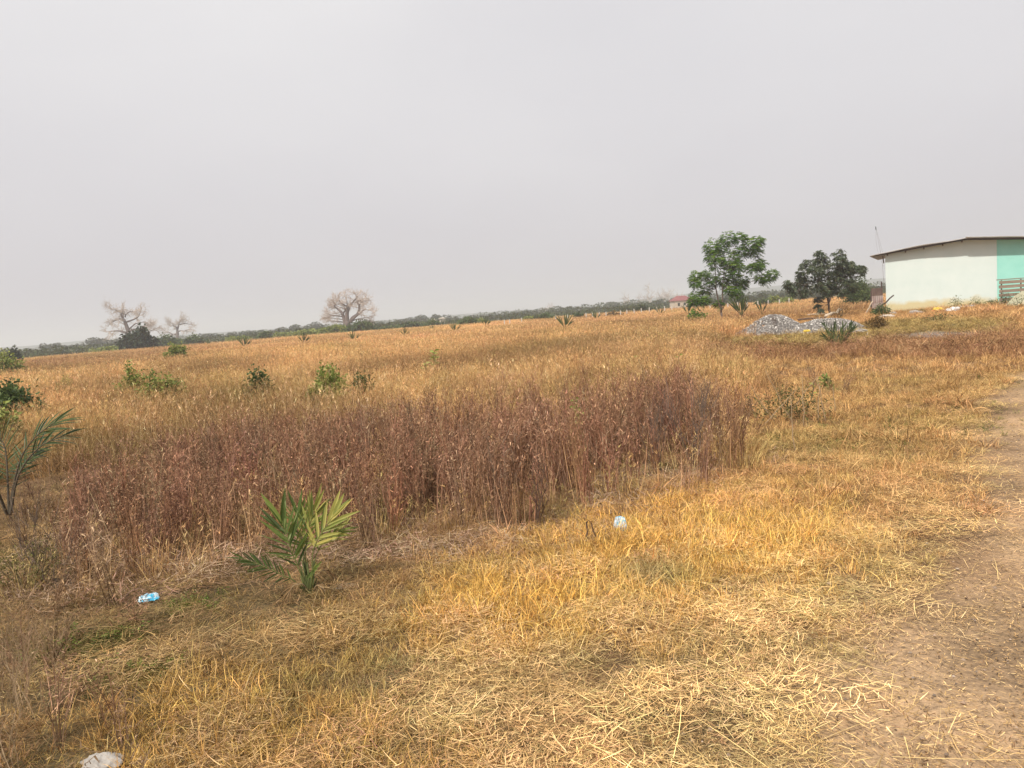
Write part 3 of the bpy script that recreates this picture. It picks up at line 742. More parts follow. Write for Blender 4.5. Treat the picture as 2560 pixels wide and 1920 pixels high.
# measured along the wall from its left corner
def wall_u(px):                                 # where the column px meets the wall plane
    v = ray(px, hor(px) + 30); n_ = uy
    t = (A[:2] @ n_[:2]) / (v[:2] @ n_[:2]); p = v * t
    return float((p[:2] - A[:2]) @ ux[:2])
u_ridge = wall_u(2416); u_mint = wall_u(2493); W_ = u_ridge * 2
h_eave = up(2212, 636, A); Pr = A + ux * u_ridge; h_ridge = up(2416, 599, Pr)
h_eave_r = h_eave - .0
shed = empty('shed', tuple(A), yaw, 'pale mint rendered shed with a low pitched sheet roof behind the gravel', 'shed')
def gable_wall(mb, x0, x1, y, th, z0=-.25):
    def top(u): return h_eave + (h_ridge - h_eave) * (1 - abs(u - u_ridge) / u_ridge)
    xs = sorted(set([x0, x1] + [q for q in (u_ridge,) if x0 < q < x1]))
    f = [(u, y, z0) for u in xs] + [(u, y, top(u) - .02) for u in xs]
    bk = [(u, y + th, z0) for u in xs] + [(u, y + th, top(u) - .02) for u in xs]
    n_ = len(xs); V = f + bk; q = []
    for i in range(n_ - 1):
        q.append((i, i + 1, n_ + i + 1, n_ + i)); q.append((2 * n_ + i + 1, 2 * n_ + i, 3 * n_ + i, 3 * n_ + i + 1))
        q.append((n_ + i, n_ + i + 1, 3 * n_ + i + 1, 3 * n_ + i)); q.append((i + 1, i, 2 * n_ + i, 2 * n_ + i + 1))
    q.append((0, n_, 3 * n_, 2 * n_)); q.append((n_ - 1, 3 * n_ - 1, 4 * n_ - 1, 2 * n_ - 1))
    mb.add(V, q)
m_ = MB(); gable_wall(m_, 0, u_mint, 0, .18); m_.box((.09, 3.6, (h_eave - .3) / 2), (.18, 6.8, h_eave + .18)); gable_wall(m_, 0, W_, 7.0, .18)
m_.build('wall', M['wall'], shed)
m_ = MB(); gable_wall(m_, u_mint + .004, W_, .004, .18); m_.box((W_ - .09, 3.6, (h_eave - .3) / 2), (.18, 6.8, h_eave + .18))
o = m_.build('wall', M['mint'], shed); o['label'] = 'mint green right hand part of the wall'
def roof_sheet(u0, z0, u1, z1, y0a, y0b, y1, th=.035, amp=.018, sag=.0):
    mb = MB(); nu, nv = 60, 90; V = []
    for k in range(nu + 1):
        t = k / nu; u = u0 + (u1 - u0) * t; z = z0 + (z1 - z0) * t - sag * math.sin(math.pi * t) + .02 * math.sin(7 * t + u0)
        ya = y0a + (y0b - y0a) * t
        for j in range(nv + 1):
            yy = ya + (y1 - ya) * j / nv
            V.append((u, yy, z + amp * math.sin(yy * 26)))
    i = np.arange((nu + 1) * (nv + 1)).reshape(nu + 1, nv + 1)
    q = np.stack([i[:-1, :-1], i[1:, :-1], i[1:, 1:], i[:-1, 1:]], -1).reshape(-1, 4)
    V = np.array(V); N_ = len(V); mb.add(np.concatenate([V, V - [0, 0, th]]), np.concatenate([q, q[:, ::-1] + N_]))
    e = []
    for k in range(nu):
        for j in (0, nv): e.append((i[k, j], i[k + 1, j], i[k + 1, j] + N_, i[k, j] + N_))
    for j in range(nv):
        for k in (0, nu): e.append((i[k, j], i[k, j + 1], i[k, j + 1] + N_, i[k, j] + N_))
    mb.Q.append(np.array(e)); return mb
oh = .85; sl = (h_ridge - h_eave) / u_ridge
roof_sheet(-oh, h_eave - oh * sl + .07, u_ridge + .12, h_ridge + .10, -.42, -.85, 7.6, sag=-.05).build('roof', M['roofsheet'], shed, smooth=False)
roof_sheet(u_ridge - .02, h_ridge + .145, W_ + .8, h_eave - .8 * sl + .12, -.95, -.8, 7.6, sag=.02).build('roof', M['roofsheet'], shed)
m_ = MB()
m_.beam((-.62, -.30, h_eave - .62 * sl + .01), (u_ridge, -.72, h_ridge + .03), .05, .06)
m_.beam((u_ridge + .02, -.72, h_ridge + .01), (W_ + .6, -.70, h_eave - .6 * sl + .05), .05, .06)
m_.build('fascia', M['darktimber'], shed)
for u in np.linspace(.15, u_ridge - .2, 5):
    zz = h_eave + sl * u - .075; m_ = MB(); m_.beam((u, -.36 - .3 * u / u_ridge, zz), (u, -.004, zz), .06, .09); m_.build('purlin', M['darktimber'], shed)
m_ = MB(); m_.beam((-.12, -.18, h_eave - .10), (-.08, -.03, h_eave - .55), .05, .05); m_.build('bracket', M['darktimber'], shed)

# antenna pole with drooping wires
Bp = gp(2213, 745); 
top = up(2190, 572, Bp)
side = ray(2190, 572); side = side / math.hypot(side[0], side[1]) * math.hypot(Bp[0], Bp[1])
ant = empty('aerial_pole', (Bp[0], Bp[1], 0), 0, 'thin aerial pole with a black tip leaning behind the shed corner', 'aerial')
tp = np.array([side[0] - Bp[0], side[1] - Bp[1], top])
m_ = MB(); m_.tube([np.array([0, 0, 0]), np.array([tp[0] * .3, tp[1] * .3, tp[2] * .55]), tp * [.97, .97, .985]], [.018, .013, .008], 6); m_.build('pole', M['stick'], ant)
m_ = MB(); m_.tube([tp * [1, 1, .98], tp + [-.02, 0, .1], tp + [-.05, 0, .34]], [.05, .07, .045], 8); m_.build('tip', M['dark'], ant)
m_ = MB()
for k, s_ in ((0, -.5), (1, .15)):
    t = np.linspace(0, 1, 12)
    e = np.array([.1, -.1, h_eave + .35])
    P = tp[None] * (1 - t[:, None]) + e[None] * t[:, None] + np.stack([s_ * np.sin(t * math.pi), 0 * t, 0 * t], -1)
    m_.tube(P, .007, 4)
m_.build('wire', M['stick'], ant)

# leaning corrugated sheet and its props, left of the shed
def corr(w_, h_, nx_=60):
    mb = MB(); xs = np.linspace(0, w_, nx_ + 1)
    f = np.stack([np.tile(xs, 2), np.tile(.03 * np.sin(xs * 2 * math.pi / .16), 2), np.repeat([0., h_], nx_ + 1)], -1)
    bk = f + [0, .012, 0]; n_ = len(f); q = []
    for k in range(nx_): q += [(k, k + 1, nx_ + 2 + k, nx_ + 1 + k), (n_ + k + 1, n_ + k, n_ + nx_ + 1 + k, n_ + nx_ + 2 + k), (nx_ + 1 + k, nx_ + 2 + k, n_ + nx_ + 2 + k, n_ + nx_ + 1 + k)]
    mb.add(np.concatenate([f, bk]), q); return mb
Fb = gp(2180, 775); s_ = mpp(Fb)
scr = empty('sheet_screen', tuple(Fb), R(8), 'rusty corrugated sheet screen standing against the left corner of the shed', 'screen')
corr(.95, 1.05).build('lower_sheet', M['rustsheet'], scr)
o = corr(.93, .62).build('upper_sheet', M['rustsheet'], scr, (.01, .05, 1.0)); o.data = o.data.copy(); o.data.materials[0] = surf_mat('brown_rust', [(.12, .075, .06), (.2, .14, .12)], 3, bump=.2)
m_ = MB(); m_.beam((-.02, .06, -.1), (-.02, .06, 1.45), .06, .06); m_.beam((.93, .09, -.1), (.90, .09, 2.1), .07, .07); m_.build('frame', M['darktimber'], scr)
def pole_thing(name, label, cat, p, q, r0, r1, mat, group=None, k=5):
    p = np.array(p, float); q = np.array(q, float); mb = MB(); t = np.linspace(0, 1, k + 2)
    P = (q - p)[None] * t[:, None] + rng.normal(0, np.linalg.norm(q - p) * .012, (k + 2, 3)) * (t * (1 - t) * 4)[:, None]
    mb.tube(P, r0 + (r1 - r0) * t, 7, a=.5); o = mb.build(name, mat, None, tuple(p), smooth=True); return tag(o, label, cat, group)
pole_thing('prop_pole', 'dark timber prop leaning across the corrugated sheet', 'timber', gp(2176, 789), gp(2176, 789) + ux * 1.25 + [0, -.1, 1.15], .045, .04, M['darktimber'])
pole_thing('prop_pole', 'shorter pale prop leaning from the left on the corrugated sheet', 'timber', gp(2163, 787), gp(2163, 787) + ux * .5 + [0, .1, .85], .04, .035, M['palewood'])

# slatted timber stack and pale slab at the mint wall
Ps = gpt(2500, 765); s_ = mpp(Ps)
st = empty('slatted_crate', tuple(Ps), yaw, 'weathered slatted timber crate against the mint green wall', 'crate')
hh = up(2500, 708, Ps)
for k in range(6):
    z = .12 + k * (hh - .15) / 5.4; m_ = MB(); m_.box((1.0, 0, z), (2.1 - .04 * (k % 2), .05, .17), (0, R(.6 * (k % 3 - 1)), 0)); m_.build('slat', M['timber'], st)
m_ = MB(); m_.box((1.0, .25, hh + .04), (2.25, .62, .05)); m_.build('lid', M['timber'], st)
for u in (.08, .98, 1.95): m_ = MB(); m_.box((u, .07, hh / 2), (.07, .08, hh)); m_.build('upright', M['darktimber'], st)
Pb = gpt(2508, 768)
m_ = MB(); V = np.array([(0, 0, 0), (1.7, .0, 0), (1.6, .28, .78), (.85, .28, .8), (.5, .2, .55)]); n_ = 5
V2 = V + [0, .07, 0]; m_.add(np.concatenate([V, V2]), [(k, (k + 1) % 5, 5 + (k + 1) % 5, 5 + k) for k in range(5)], [(0, 1, 2), (0, 2, 3), (0, 3, 4), (7, 6, 5), (8, 7, 5), (9, 8, 5)])
tag(m_.build('leaning_slab', surf_mat('pale_green_board', [(.36, .36, .25), (.50, .48, .35)], 2, bump=.2), None, tuple(Pb - uy * .15), yaw), 'pale broken board leaning on the slatted crate', 'board')

# crumpled bags, rocks
def lump(name, label, cat, loc, size, mat, seed=0, n=18, amp=.28, smooth=False, rz=0, group=None, sink=.2):
    mb = MB(); th = np.linspace(0, math.pi, n); ph = np.arange(n * 2) * math.pi / n
    T, P = np.meshgrid(th, ph, indexing='ij')
    d3 = np.stack([np.sin(T) * np.cos(P), np.sin(T) * np.sin(P), np.cos(T)], -1)
    q_ = d3 * 2.2 + seed * 3.1
    r_ = 1 + amp * (vnoise(q_[..., 0] + q_[..., 2], q_[..., 1] - q_[..., 2] * .7, seed) - .5) * 2 + amp * .6 * (vnoise(q_[..., 0] * 2.7 + q_[..., 2] * 2, q_[..., 1] * 2.7, seed + 5) - .5) * 2
    V = d3 * r_[..., None] * np.array(size) / 2; V[..., 2] += size[2] * (.5 - sink)
    i = np.arange(n * n * 2).reshape(n, n * 2); nx2 = np.roll(i, -1, 1)
    q = np.stack([i[:-1], nx2[:-1], nx2[1:], i[1:]], -1).reshape(-1, 4)
    mb.add(V.reshape(-1, 3), q); o = mb.build(name, mat, None, tuple(loc), rz, smooth=smooth); return tag(o, label, cat, group)
lump('rock', 'pale grey rock at the lower left edge among dry grass', 'rock', gpt(255, 1925), (.16, .11, .075), M['rock'], 3, 22, .22)
lump('plastic_sack', 'yellow plastic sack lying at the foot of the shed wall', 'sack', gpt(2345, 779), (.75, .4, .3), M['yellowbag'], 5, smooth=True)
lump('plastic_sack', 'white plastic sack beside the yellow sack at the shed wall', 'sack', gpt(2382, 780), (.75, .4, .33), M['whitebag'], 9, smooth=True)
lump('plastic_sack', 'small orange scrap left of the yellow sack', 'sack', gpt(2334, 781), (.3, .2, .16), bag_mat('orange_plastic', (.6, .2, .03), (.5, .25, .1)), 12)
lump('stone', 'whitish flat stone left of the shed corner', 'stone', gpt(2218, 796), (.75, .45, .25), M['white_rock'], 7)
lump('stone', 'small dark stone beside the whitish flat stone', 'stone', gpt(2232, 788), (.45, .3, .25), M['rock'], 8)
for k, (px, py, s_, lb) in enumerate([(2290, 786, .8, 'low clod left of the sacks at the wall'), (2400, 771, .5, 'grey stone just right of the white sack'), (2425, 770, .6, 'long pale stone under the small plants at the wall'), (2440, 765, .4, 'stone at the right end of the rubble row'), (2150, 832, .5, 'pale stone on the right foot of the gravel heap'), (2120, 825, .4, 'pale stone on the right side of the gravel'), (2385, 847, .35, 'pale stone on the grey gravel patch')]):
    lump('stone', lb, 'stone', gpt(px, py), (s_, s_ * .5, s_ * .35), M['white_rock'] if k % 2 else M['rock'], 20 + k)
lump('yellow_container', 'yellow plastic container lying in front of the gravel heap', 'container', gp(2018, 833), (.32, .2, .2), M['yellowbag'], 31, amp=.3, smooth=True, sink=.25)
def sheet_thing(name, label, cat, loc, w_, h_, mat, tilt, rz, seed, outline=None):
    mb = MB(); n = 22; u = np.linspace(-1, 1, n); Xs, Ys = np.meshgrid(u, u)
    r_ = np.maximum(np.abs(Xs), np.abs(Ys)) / (np.hypot(Xs, Ys) + 1e-9); r_ = r_ * .55 + .45
    x_ = Xs * r_ * w_ / 2 * (1 - .18 * Ys); y_ = Ys * r_ * h_ / 2
    z_ = (fbm(Xs * 2 + seed, Ys * 2, 1.0, seed) - .5) * w_ * .32 + .012 * (fbm(Xs * 6, Ys * 6, 1, seed + 2) - .5)
    i = np.arange(n * n).reshape(n, n); q = np.stack([i[:-1, :-1], i[:-1, 1:], i[1:, 1:], i[1:, :-1]], -1).reshape(-1, 4)
    V = np.stack([x_, y_, z_], -1).reshape(-1, 3)
    edge = (1 - np.maximum(np.abs(Xs), np.abs(Ys)).ravel() ** 4) * .010
    V2 = V - np.stack([0 * edge, 0 * edge, edge + .0006], -1)
    V = V + np.stack([0 * edge, 0 * edge, edge], -1)
    Rm = np.array(Euler((tilt, 0, 0)).to_matrix())
    A_ = np.concatenate([V, V2]) @ Rm.T; A_[:, 2] -= A_[:, 2].min()
    mb.add(A_, np.concatenate([q, q[:, ::-1] + n * n])); o = mb.build(name, mat, None, tuple(loc), rz, smooth=True); return tag(o, label, cat)
sheet_thing('water_sachet', 'white and pale blue plastic sachet standing in the golden grass', 'sachet', gpt(1552, 1338) + [0, 0, .035], .095, .115, M['sachet_pale'], R(62), R(-14), 3)
sheet_thing('water_sachet', 'crumpled blue and white plastic sachet on the ground at lower left', 'sachet', gpt(375, 1508) + [0, 0, .01], .125, .085, M['sachet'], R(18), R(12), 8)

# gravel heaps: one pile of stones
def gravel():
    c = gp(1955, 835); s_ = mpp(c)
    prof = lambda u: np.where(u < 0, 0, 0) 
    wd = 290 * s_; dp = 3.2
    root = tuple(np.array([gp(1840, 836)[0], gp(1840, 836)[1], 0]))
    ex = gp(2165, 822) - gp(1840, 836); Lx = np.linalg.norm(ex[:2]); rz = math.atan2(ex[1], ex[0])
    hp = up(1950, 789, gp(1950, 832))
    def H(u, v):
        a1 = np.exp(-(np.abs(u - .31 * Lx) / (.19 * Lx)) ** 2.4) * hp * .97
        a2 = np.exp(-(np.abs(u - .72 * Lx) / (.24 * Lx)) ** 2.6) * hp * .6
        a3 = np.exp(-((u - .13 * Lx) / (.10 * Lx)) ** 2) * hp * .35
        h = np.maximum(np.maximum(a1, a2), a3) + .10
        e = sstep(-.02 * Lx, .12 * Lx, u) * sstep(1.02 * Lx, .9 * Lx, u)
        return h * e * np.exp(-(np.abs(v) / (dp * .42)) ** 2.4) + (fbm(u, v, .5, 301) - .5) * .12 - .06
    n = 120; u, v = np.meshgrid(np.linspace(-.05 * Lx, 1.05 * Lx, n), np.linspace(-dp * .75, dp * .75, 50))
    z = H(u, v); mb = MB(); i = np.arange(u.size).reshape(u.shape)
    mb.add(np.stack([u, v, z], -1).reshape(-1, 3), np.stack([i[:-1, :-1], i[:-1, 1:], i[1:, 1:], i[1:, :-1]], -1).reshape(-1, 4))
    o = mb.build('gravel_heap', M['gravelbed'], None, root, rz, smooth=True)
    tag(o, 'long double humped heap of grey gravel in front of the shed and trees', 'gravel heap')
    N = 15000; u = U(0, Lx, N); v = U(-dp * .7, dp * .6, N); z = H(u, v); k = z > -.04; u, v, z = u[k], v[k], z[k]; N = len(u)
    s = U(.014, .05, N) * np.where(U(0, 1, N) > .93, 1.5, 1)
    oc = np.array([(1, 0, 0), (-1, 0, 0), (0, 1, 0), (0, -1, 0), (0, 0, 1), (0, 0, -1)], float)
    V = oc[None] * s[:, None, None] * U(.6, 1.2, (N, 6, 1)); a = U(0, 6.28, N)
    ca, sa = np.cos(a)[:, None], np.sin(a)[:, None]
    V = np.stack([V[..., 0] * ca - V[..., 1] * sa, V[..., 0] * sa + V[..., 1] * ca, V[..., 2] * .7], -1) + np.stack([u, v, z + .01], -1)[:, None]
    F = np.array([(0, 2, 4), (2, 1, 4), (1, 3, 4), (3, 0, 4), (2, 0, 5), (1, 2, 5), (3, 1, 5), (0, 3, 5)])
    m2 = MB(); m2.add(V.reshape(-1, 3), tris=((np.arange(N) * 6)[:, None, None] + F[None]).reshape(-1, 3), a=np.repeat(U(0, 1, N) ** 1.3, 6))
    o2 = m2.build('stones', M['pebble'], o); o2['kind'] = 'stuff'
gravel()
pole_thing('plank', 'long pale plank lying behind the gravel heap', 'plank', gp(2018, 792) + [0, 0, .12], gp(2072, 789) + [0, 0, .14], .05, .04, M['palewood'])
pole_thing('log', 'thicker pale log resting on the back of the gravel heap', 'log', gp(2065, 803) + [0, 0, .3], gp(2102, 791) + [0, 0, .42], .09, .08, M['palewood'])
pole_thing('log', 'dark curved log lying between the two humps of gravel', 'log', gp(1995, 806) + [0, 0, .16], gp(2065, 803) + [0, 0, .22], .06, .05, M['darktimber'])
pole_thing('pole', 'straight pale pole lying in the grass in front of the gravel palm', 'pole', gp(2078, 884), gp(2145, 876) + [0, 0, .06], .035, .03, M['palewood'])
pole_thing('pole', 'pale pole leaning out of the low grass right of the gravel palm', 'pole', gp(2154, 862), gp(2170, 838) + [0, 0, .1], .025, .02, M['palewood'])

# bent dark stalk and long straws of the foreground
bs = gpt(1468, 1362)
mb = MB(); s_ = mpp(bs)
P = np.array([(0, 0, 0), (.0, 0, 14), (3, 0, 40), (1, 0, 58), (8, 1, 63), (14, 2, 56), (18, 3, 35), (27, 3, 8)]) * [s_, .01 / 3, s_]
mb.tube(P, [.008, .007, .008, .006, .004, .004, .005, .004], 6)
tag(mb.build('bent_stalk', M['stick'], None, tuple(bs), 0, smooth=True), 'dark dead stalk bent over left of the white sachet', 'stalk')
def straw_thing(pts, label, r_=.0022, mat='straw'):
    P = np.array([gpt(a, b) + [0, 0, h] for a, b, h in pts]); t = np.linspace(0, len(P) - 1, 14)
    Q_ = np.stack([np.interp(t, np.arange(len(P)), P[:, k]) for k in range(3)], -1)
    Q_[1:-1] = (Q_[:-2] + Q_[1:-1] * 2 + Q_[2:]) / 4; o_ = Q_[0].copy()
    mb = MB(); mb.tube(Q_ - o_, np.linspace(r_, r_ * .4, 14), 5); o = mb.build('grass_stem', M[mat], None, tuple(o_), smooth=True)
    tag(o, label, 'grass stem')
straw_thing([(768, 1555, .005), (800, 1490, .06), (870, 1400, .04)], 'long pale straw leaning up just right of the small palm')
straw_thing([(590, 1790, .01), (640, 1710, .10), (735, 1640, .04)], 'long pale straw sloping up over the golden patch at lower left')
straw_thing([(175, 1636, .01), (210, 1612, .04), (262, 1590, .05)], 'short pale straw beside the green patch at lower left', .003)
straw_thing([(1090, 1660, .03), (1180, 1630, .06), (1265, 1592, .04)], 'pale straw lying diagonally in the middle of the foreground')
straw_thing([(1500, 1868, .01), (1600, 1880, .03), (1740, 1915, .01)], 'pale thick straw at the bottom centre edge', .0032)
straw_thing([(495, 1372, .02), (450, 1335, .12), (385, 1290, .20)], 'long pale dead stem leaning left out of the dark stalks', .004)
straw_thing([(2035, 1860, .005), (2150, 1828, .03), (2240, 1800, .01)], 'pale straw lying on the bare soil at lower right', .003)

# ---------------------------------------------------------------- palms
def frond(leaf_mb, stalk_mb, P, n, ll, lw, t0=.35, spread=55, fl=1.0, term=True, width=.011, droop=.15, rnd=.15, side_bias=None, anchor=None):
    """P: spine points. leaflets along the spine in two ranks"""
    P = np.asarray(P, float); k = len(P); t = np.linspace(0, k - 1, 22)
    from_ = np.arange(k)
    C = np.stack([np.interp(t, from_, P[:, j]) for j in range(3)], -1)
    for _ in range(3): C[1:-1] = (C[:-2] + 2 * C[1:-1] + C[2:]) / 4
    stalk_mb.tube(C, np.linspace(width, width * .25, 22), 6)
    T = np.gradient(C, axis=0); T /= np.linalg.norm(T, axis=1)[:, None]
    tt = np.linspace(t0, 1, n); idx_ = np.clip((tt * 21).astype(int), 0, 21)
    nrm = np.array([0, -.75, .66])
    for s__ in (-1, 1):
        B = C[idx_]; D_ = T[idx_]
        sd_ = np.cross(D_, nrm); sd_ /= np.linalg.norm(sd_, axis=1)[:, None] + 1e-9
        ang = R(1) * (spread - (spread - 14) * np.linspace(0, 1, n) ** 1.5) * U(1 - rnd, 1 + rnd, n)
        dr = D_ * np.cos(ang)[:, None] + s__ * sd_ * np.sin(ang)[:, None] + rng.normal(0, rnd * .5, (n, 3))
        Lf = ll * (.55 + .65 * np.sin(np.linspace(.35, 2.1, n))) * U(1 - rnd, 1 + rnd, n)
        wf = lw * np.linspace(.7, 1.25, n) * U(.8, 1.2, n)
        dr /= np.linalg.norm(dr, axis=1)[:, None]
        seg = 5; q = np.linspace(0, 1, seg + 1)
        Cc = B[:, None] + dr[:, None] * (Lf[:, None] * q[None])[..., None] - np.array([0, 0, 1]) * (droop * Lf[:, None] * q[None] ** 2.2)[..., None]
        sw = np.cross(dr, nrm + rng.normal(0, .5, (n, 3))); sw /= np.linalg.norm(sw, axis=1)[:, None]
        upn = np.cross(sw, dr)
        ww = wf[:, None] * (np.array([.3, .95, 1, .85, .5, .04]))[None] / 2
        l = Cc - sw[:, None] * ww[..., None]; r_ = Cc + sw[:, None] * ww[..., None]; m = Cc - upn[:, None] * (ww * .5)[..., None]
        V = np.stack([l, m, r_], 2).reshape(-1, 3)
        b = (np.arange(n) * (seg + 1) * 3)[:, None]; kk = np.arange(seg)[None] * 3
        q1 = np.stack([b + kk, b + kk + 1, b + kk + 4, b + kk + 3], -1).reshape(-1, 4); q2 = np.stack([b + kk + 1, b + kk + 2, b + kk + 5, b + kk + 4], -1).reshape(-1, 4)
        tone = anchor if anchor is not None else .5
        leaf_mb.add(V, np.concatenate([q1, q2]), a=np.repeat(np.clip(rng.normal(tone, .14, n), 0, 1), (seg + 1) * 3))

pb = gpt(775, 1492); k_ = .205 * mpp(pb)
palm = empty('palm_seedling', tuple(pb), 0, 'small green palm seedling with yellow tipped leaflets in the foreground', 'palm seedling')
def fp(pts, ox=1040, oy=1500): return [np.array([(a - ox) * k_, dy_, (oy - b) * k_ * .985]) for a, b, dy_ in pts]
FR = [([(1030, 1480, 0), (940, 1080, -.02), (870, 800, -.03), (800, 560, 0)], 11, .21, .024, .38, .40),
      ([(1010, 1480, 0), (900, 1240, -.05), (800, 1160, -.08), (620, 1010, -.12), (400, 880, -.14)], 13, .10, .012, .38, .12),
      ([(1050, 1480, 0), (1015, 1000, .03), (1060, 700, .06), (1150, 480, .08)], 11, .16, .019, .45, .78),
      ([(1070, 1480, 0), (1120, 940, 0), (1230, 740, .0), (1400, 530, .02)], 9, .18, .022, .45, .85),
      ([(1080, 1480, 0), (1110, 1050, .05), (1230, 850, .1), (1380, 780, .14)], 8, .12, .017, .5, .75),
      ([(1045, 1480, 0), (960, 1000, .10), (900, 760, .16), (890, 560, .18)], 9, .17, .018, .45, .5),
      ([(1060, 1480, 0), (1130, 1180, -.06), (1180, 1080, -.14), (1230, 1040, -.2)], 7, .09, .013, .5, .5)]
for P, n, ll, lw, t0, tone in FR:
    lm, sm = MB(), MB(); frond(lm, sm, fp(P), n, ll, lw, t0, 48, width=.0055, droop=.08, anchor=tone)
    so_ = sm.build('frond_stalk', M['petiole'], palm, smooth=True); lm.build('leaflets', M['palm'], so_)
for P, n, ll, lw in [([(1050, 1480, 0), (1000, 1300, -.04), (900, 1280, -.09), (840, 1400, -.12)], 7, .07, .010), ([(1050, 1480, 0), (1150, 1330, -.03), (1240, 1370, -.05), (1280, 1470, -.06)], 6, .06, .009), ([(1050, 1480, 0), (1090, 1280, .05), (1190, 1230, .1), (1260, 1330, .13)], 6, .07, .01)]:
    lm, sm = MB(), MB(); frond(lm, sm, fp(P), n, ll, lw, .4, 40, width=.004, droop=.5, anchor=.5, rnd=.3)
    so_ = sm.build('frond_stalk', M['drystem'], palm, smooth=True); so_['label'] = 'withered brown frond'; lm.build('leaflets', M['deadleaf'], so_)
m_ = MB()
for k in range(38):
    a = U(0, 6.28); r_ = U(0, .036); h = U(.10, .27)
    m_.tube([(r_ * math.cos(a) * .6, r_ * math.sin(a) * .6, -.01), (r_ * math.cos(a) * 1.1, r_ * math.sin(a), h * .5), (r_ * 1.8 * math.cos(a), r_ * 1.8 * math.sin(a), h)], [.007, .006, .003], 5)
m_.build('leaf_bases', M['sheath'], palm, smooth=True)
# bare patch of pale soil beside it
lump('stone', 'flat pale stone sunk in the soil right of the small palm', 'stone', gpt(858, 1466) - [0, 0, .015], (.17, .13, .035), M['rock'], 41, smooth=True, amp=.15, sink=.3)

pl = gpt(24, 1298); kl = .253 * mpp(pl)
bp = empty('palm_seedling', tuple(pl), 0, 'larger dark green palm with arching fronds cut by the left edge', 'palm seedling')
def fl_(pts): return [np.array([(a - 90) * kl * .9, dy_, (1575 - b) * kl * .84]) for a, b, dy_ in pts]
for P, n, ll, lw, tone in [([(95, 1570, 0), (200, 1180, 0), (330, 990, 0), (480, 860, 0), (640, 800, .05)], 15, .20, .016, .35),
                     ([(90, 1570, 0), (120, 1200, .1), (200, 950, .15), (330, 780, .2), (470, 690, .25)], 16, .27, .017, .6),
                     ([(85, 1570, 0), (60, 1200, .1), (20, 900, .2), (-80, 700, .25)], 15, .3, .018, .5),
                     ([(80, 1570, 0), (0, 1250, 0), (-150, 1020, -.05), (-380, 900, -.1)], 15, .3, .018, .4),
                     ([(85, 1570, 0), (150, 1250, -.2), (120, 1050, -.3), (20, 880, -.45)], 13, .28, .018, .5),
                     ([(90, 1570, 0), (30, 1300, .2), (-50, 1150, .5), (-100, 1050, .9)], 12, .28, .018, .4)]:
    lm, sm = MB(), MB(); frond(lm, sm, fl_(P), n, ll, lw, .38, 50, width=.013, droop=.2, anchor=tone)
    so_ = sm.build('frond_stalk', M['petiole_dark'], bp, smooth=True); lm.build('leaflets', M['palmdark'], so_)

gpal = gp(2095, 872); kg = .416 * mpp(gpal)
g3 = empty('palm_seedling', (gpal[0], gpal[1], 0), 0, 'upright green palm seedling in front of the gravel heap', 'palm seedling')
def fg(pts): return [np.array([(a - 1115) * kg, dy_, (805 - b) * kg]) for a, b, dy_ in pts]
for k in range(9):
    a_ = R(-38 + 76 * k / 8); L_ = U(95, 150); dy = U(-.25, .25)
    P = [(1115, 805, 0), (1115 + math.sin(a_) * L_ * .5, 805 - math.cos(a_) * L_ * .5, dy * .5), (1115 + math.sin(a_ * 1.15) * L_, 805 - math.cos(a_ * 1.15) * L_, dy)]
    lm, sm = MB(), MB(); frond(lm, sm, fg(P), 9, .18, .028, .3, 30, width=.018, droop=.05, anchor=U(.2, .7))
    so_ = sm.build('frond_stalk', M['petiole'], g3); lm.build('leaflets', M['palmdark'], so_)

# coconut seedlings dotted over the field
def seedling(kind):
    mb = MB(); n = [6, 8, 5][kind]
    for k in range(n):
        a = U(0, 6.28); lean = [.15, .5, .7, .35, .8][k % 5]; L = U(.7, 1.1)
        d_ = np.array([math.sin(lean) * math.cos(a), math.sin(lean) * math.sin(a) * .5, math.cos(lean)])
        b_ = d_ * .3; mb.tube([(0, 0, 0), b_], [.02, .014], 5, a=.3)
        for s__ in (-1, 1):
            dd = d_ + s__ * np.array([.13, .02, 0]); dd /= np.linalg.norm(dd)
            sw = np.cross(dd, [0, 1, .2]); sw /= np.linalg.norm(sw)
            q = np.linspace(0, 1, 6); Cc = b_ + dd[None] * (L * q)[:, None] - np.array([0, 0, 1]) * (.18 * L * lean * q ** 2)[:, None]
            ww = np.array([.02, .07, .10, .09, .05, .01])[:, None] * .75
            V = np.stack([Cc - sw * ww * .5, Cc + sw * ww * .5], 1).reshape(-1, 3)
            mb.add(V, [(2 * j, 2 * j + 1, 2 * j + 3, 2 * j + 2) for j in range(5)], a=float(np.clip(rng.normal(.4, .25), 0, 1)))
    return mb.mesh('coconut_seedling', M['coco'])
seed_me = [seedling(0), seedling(1), seedling(2)]
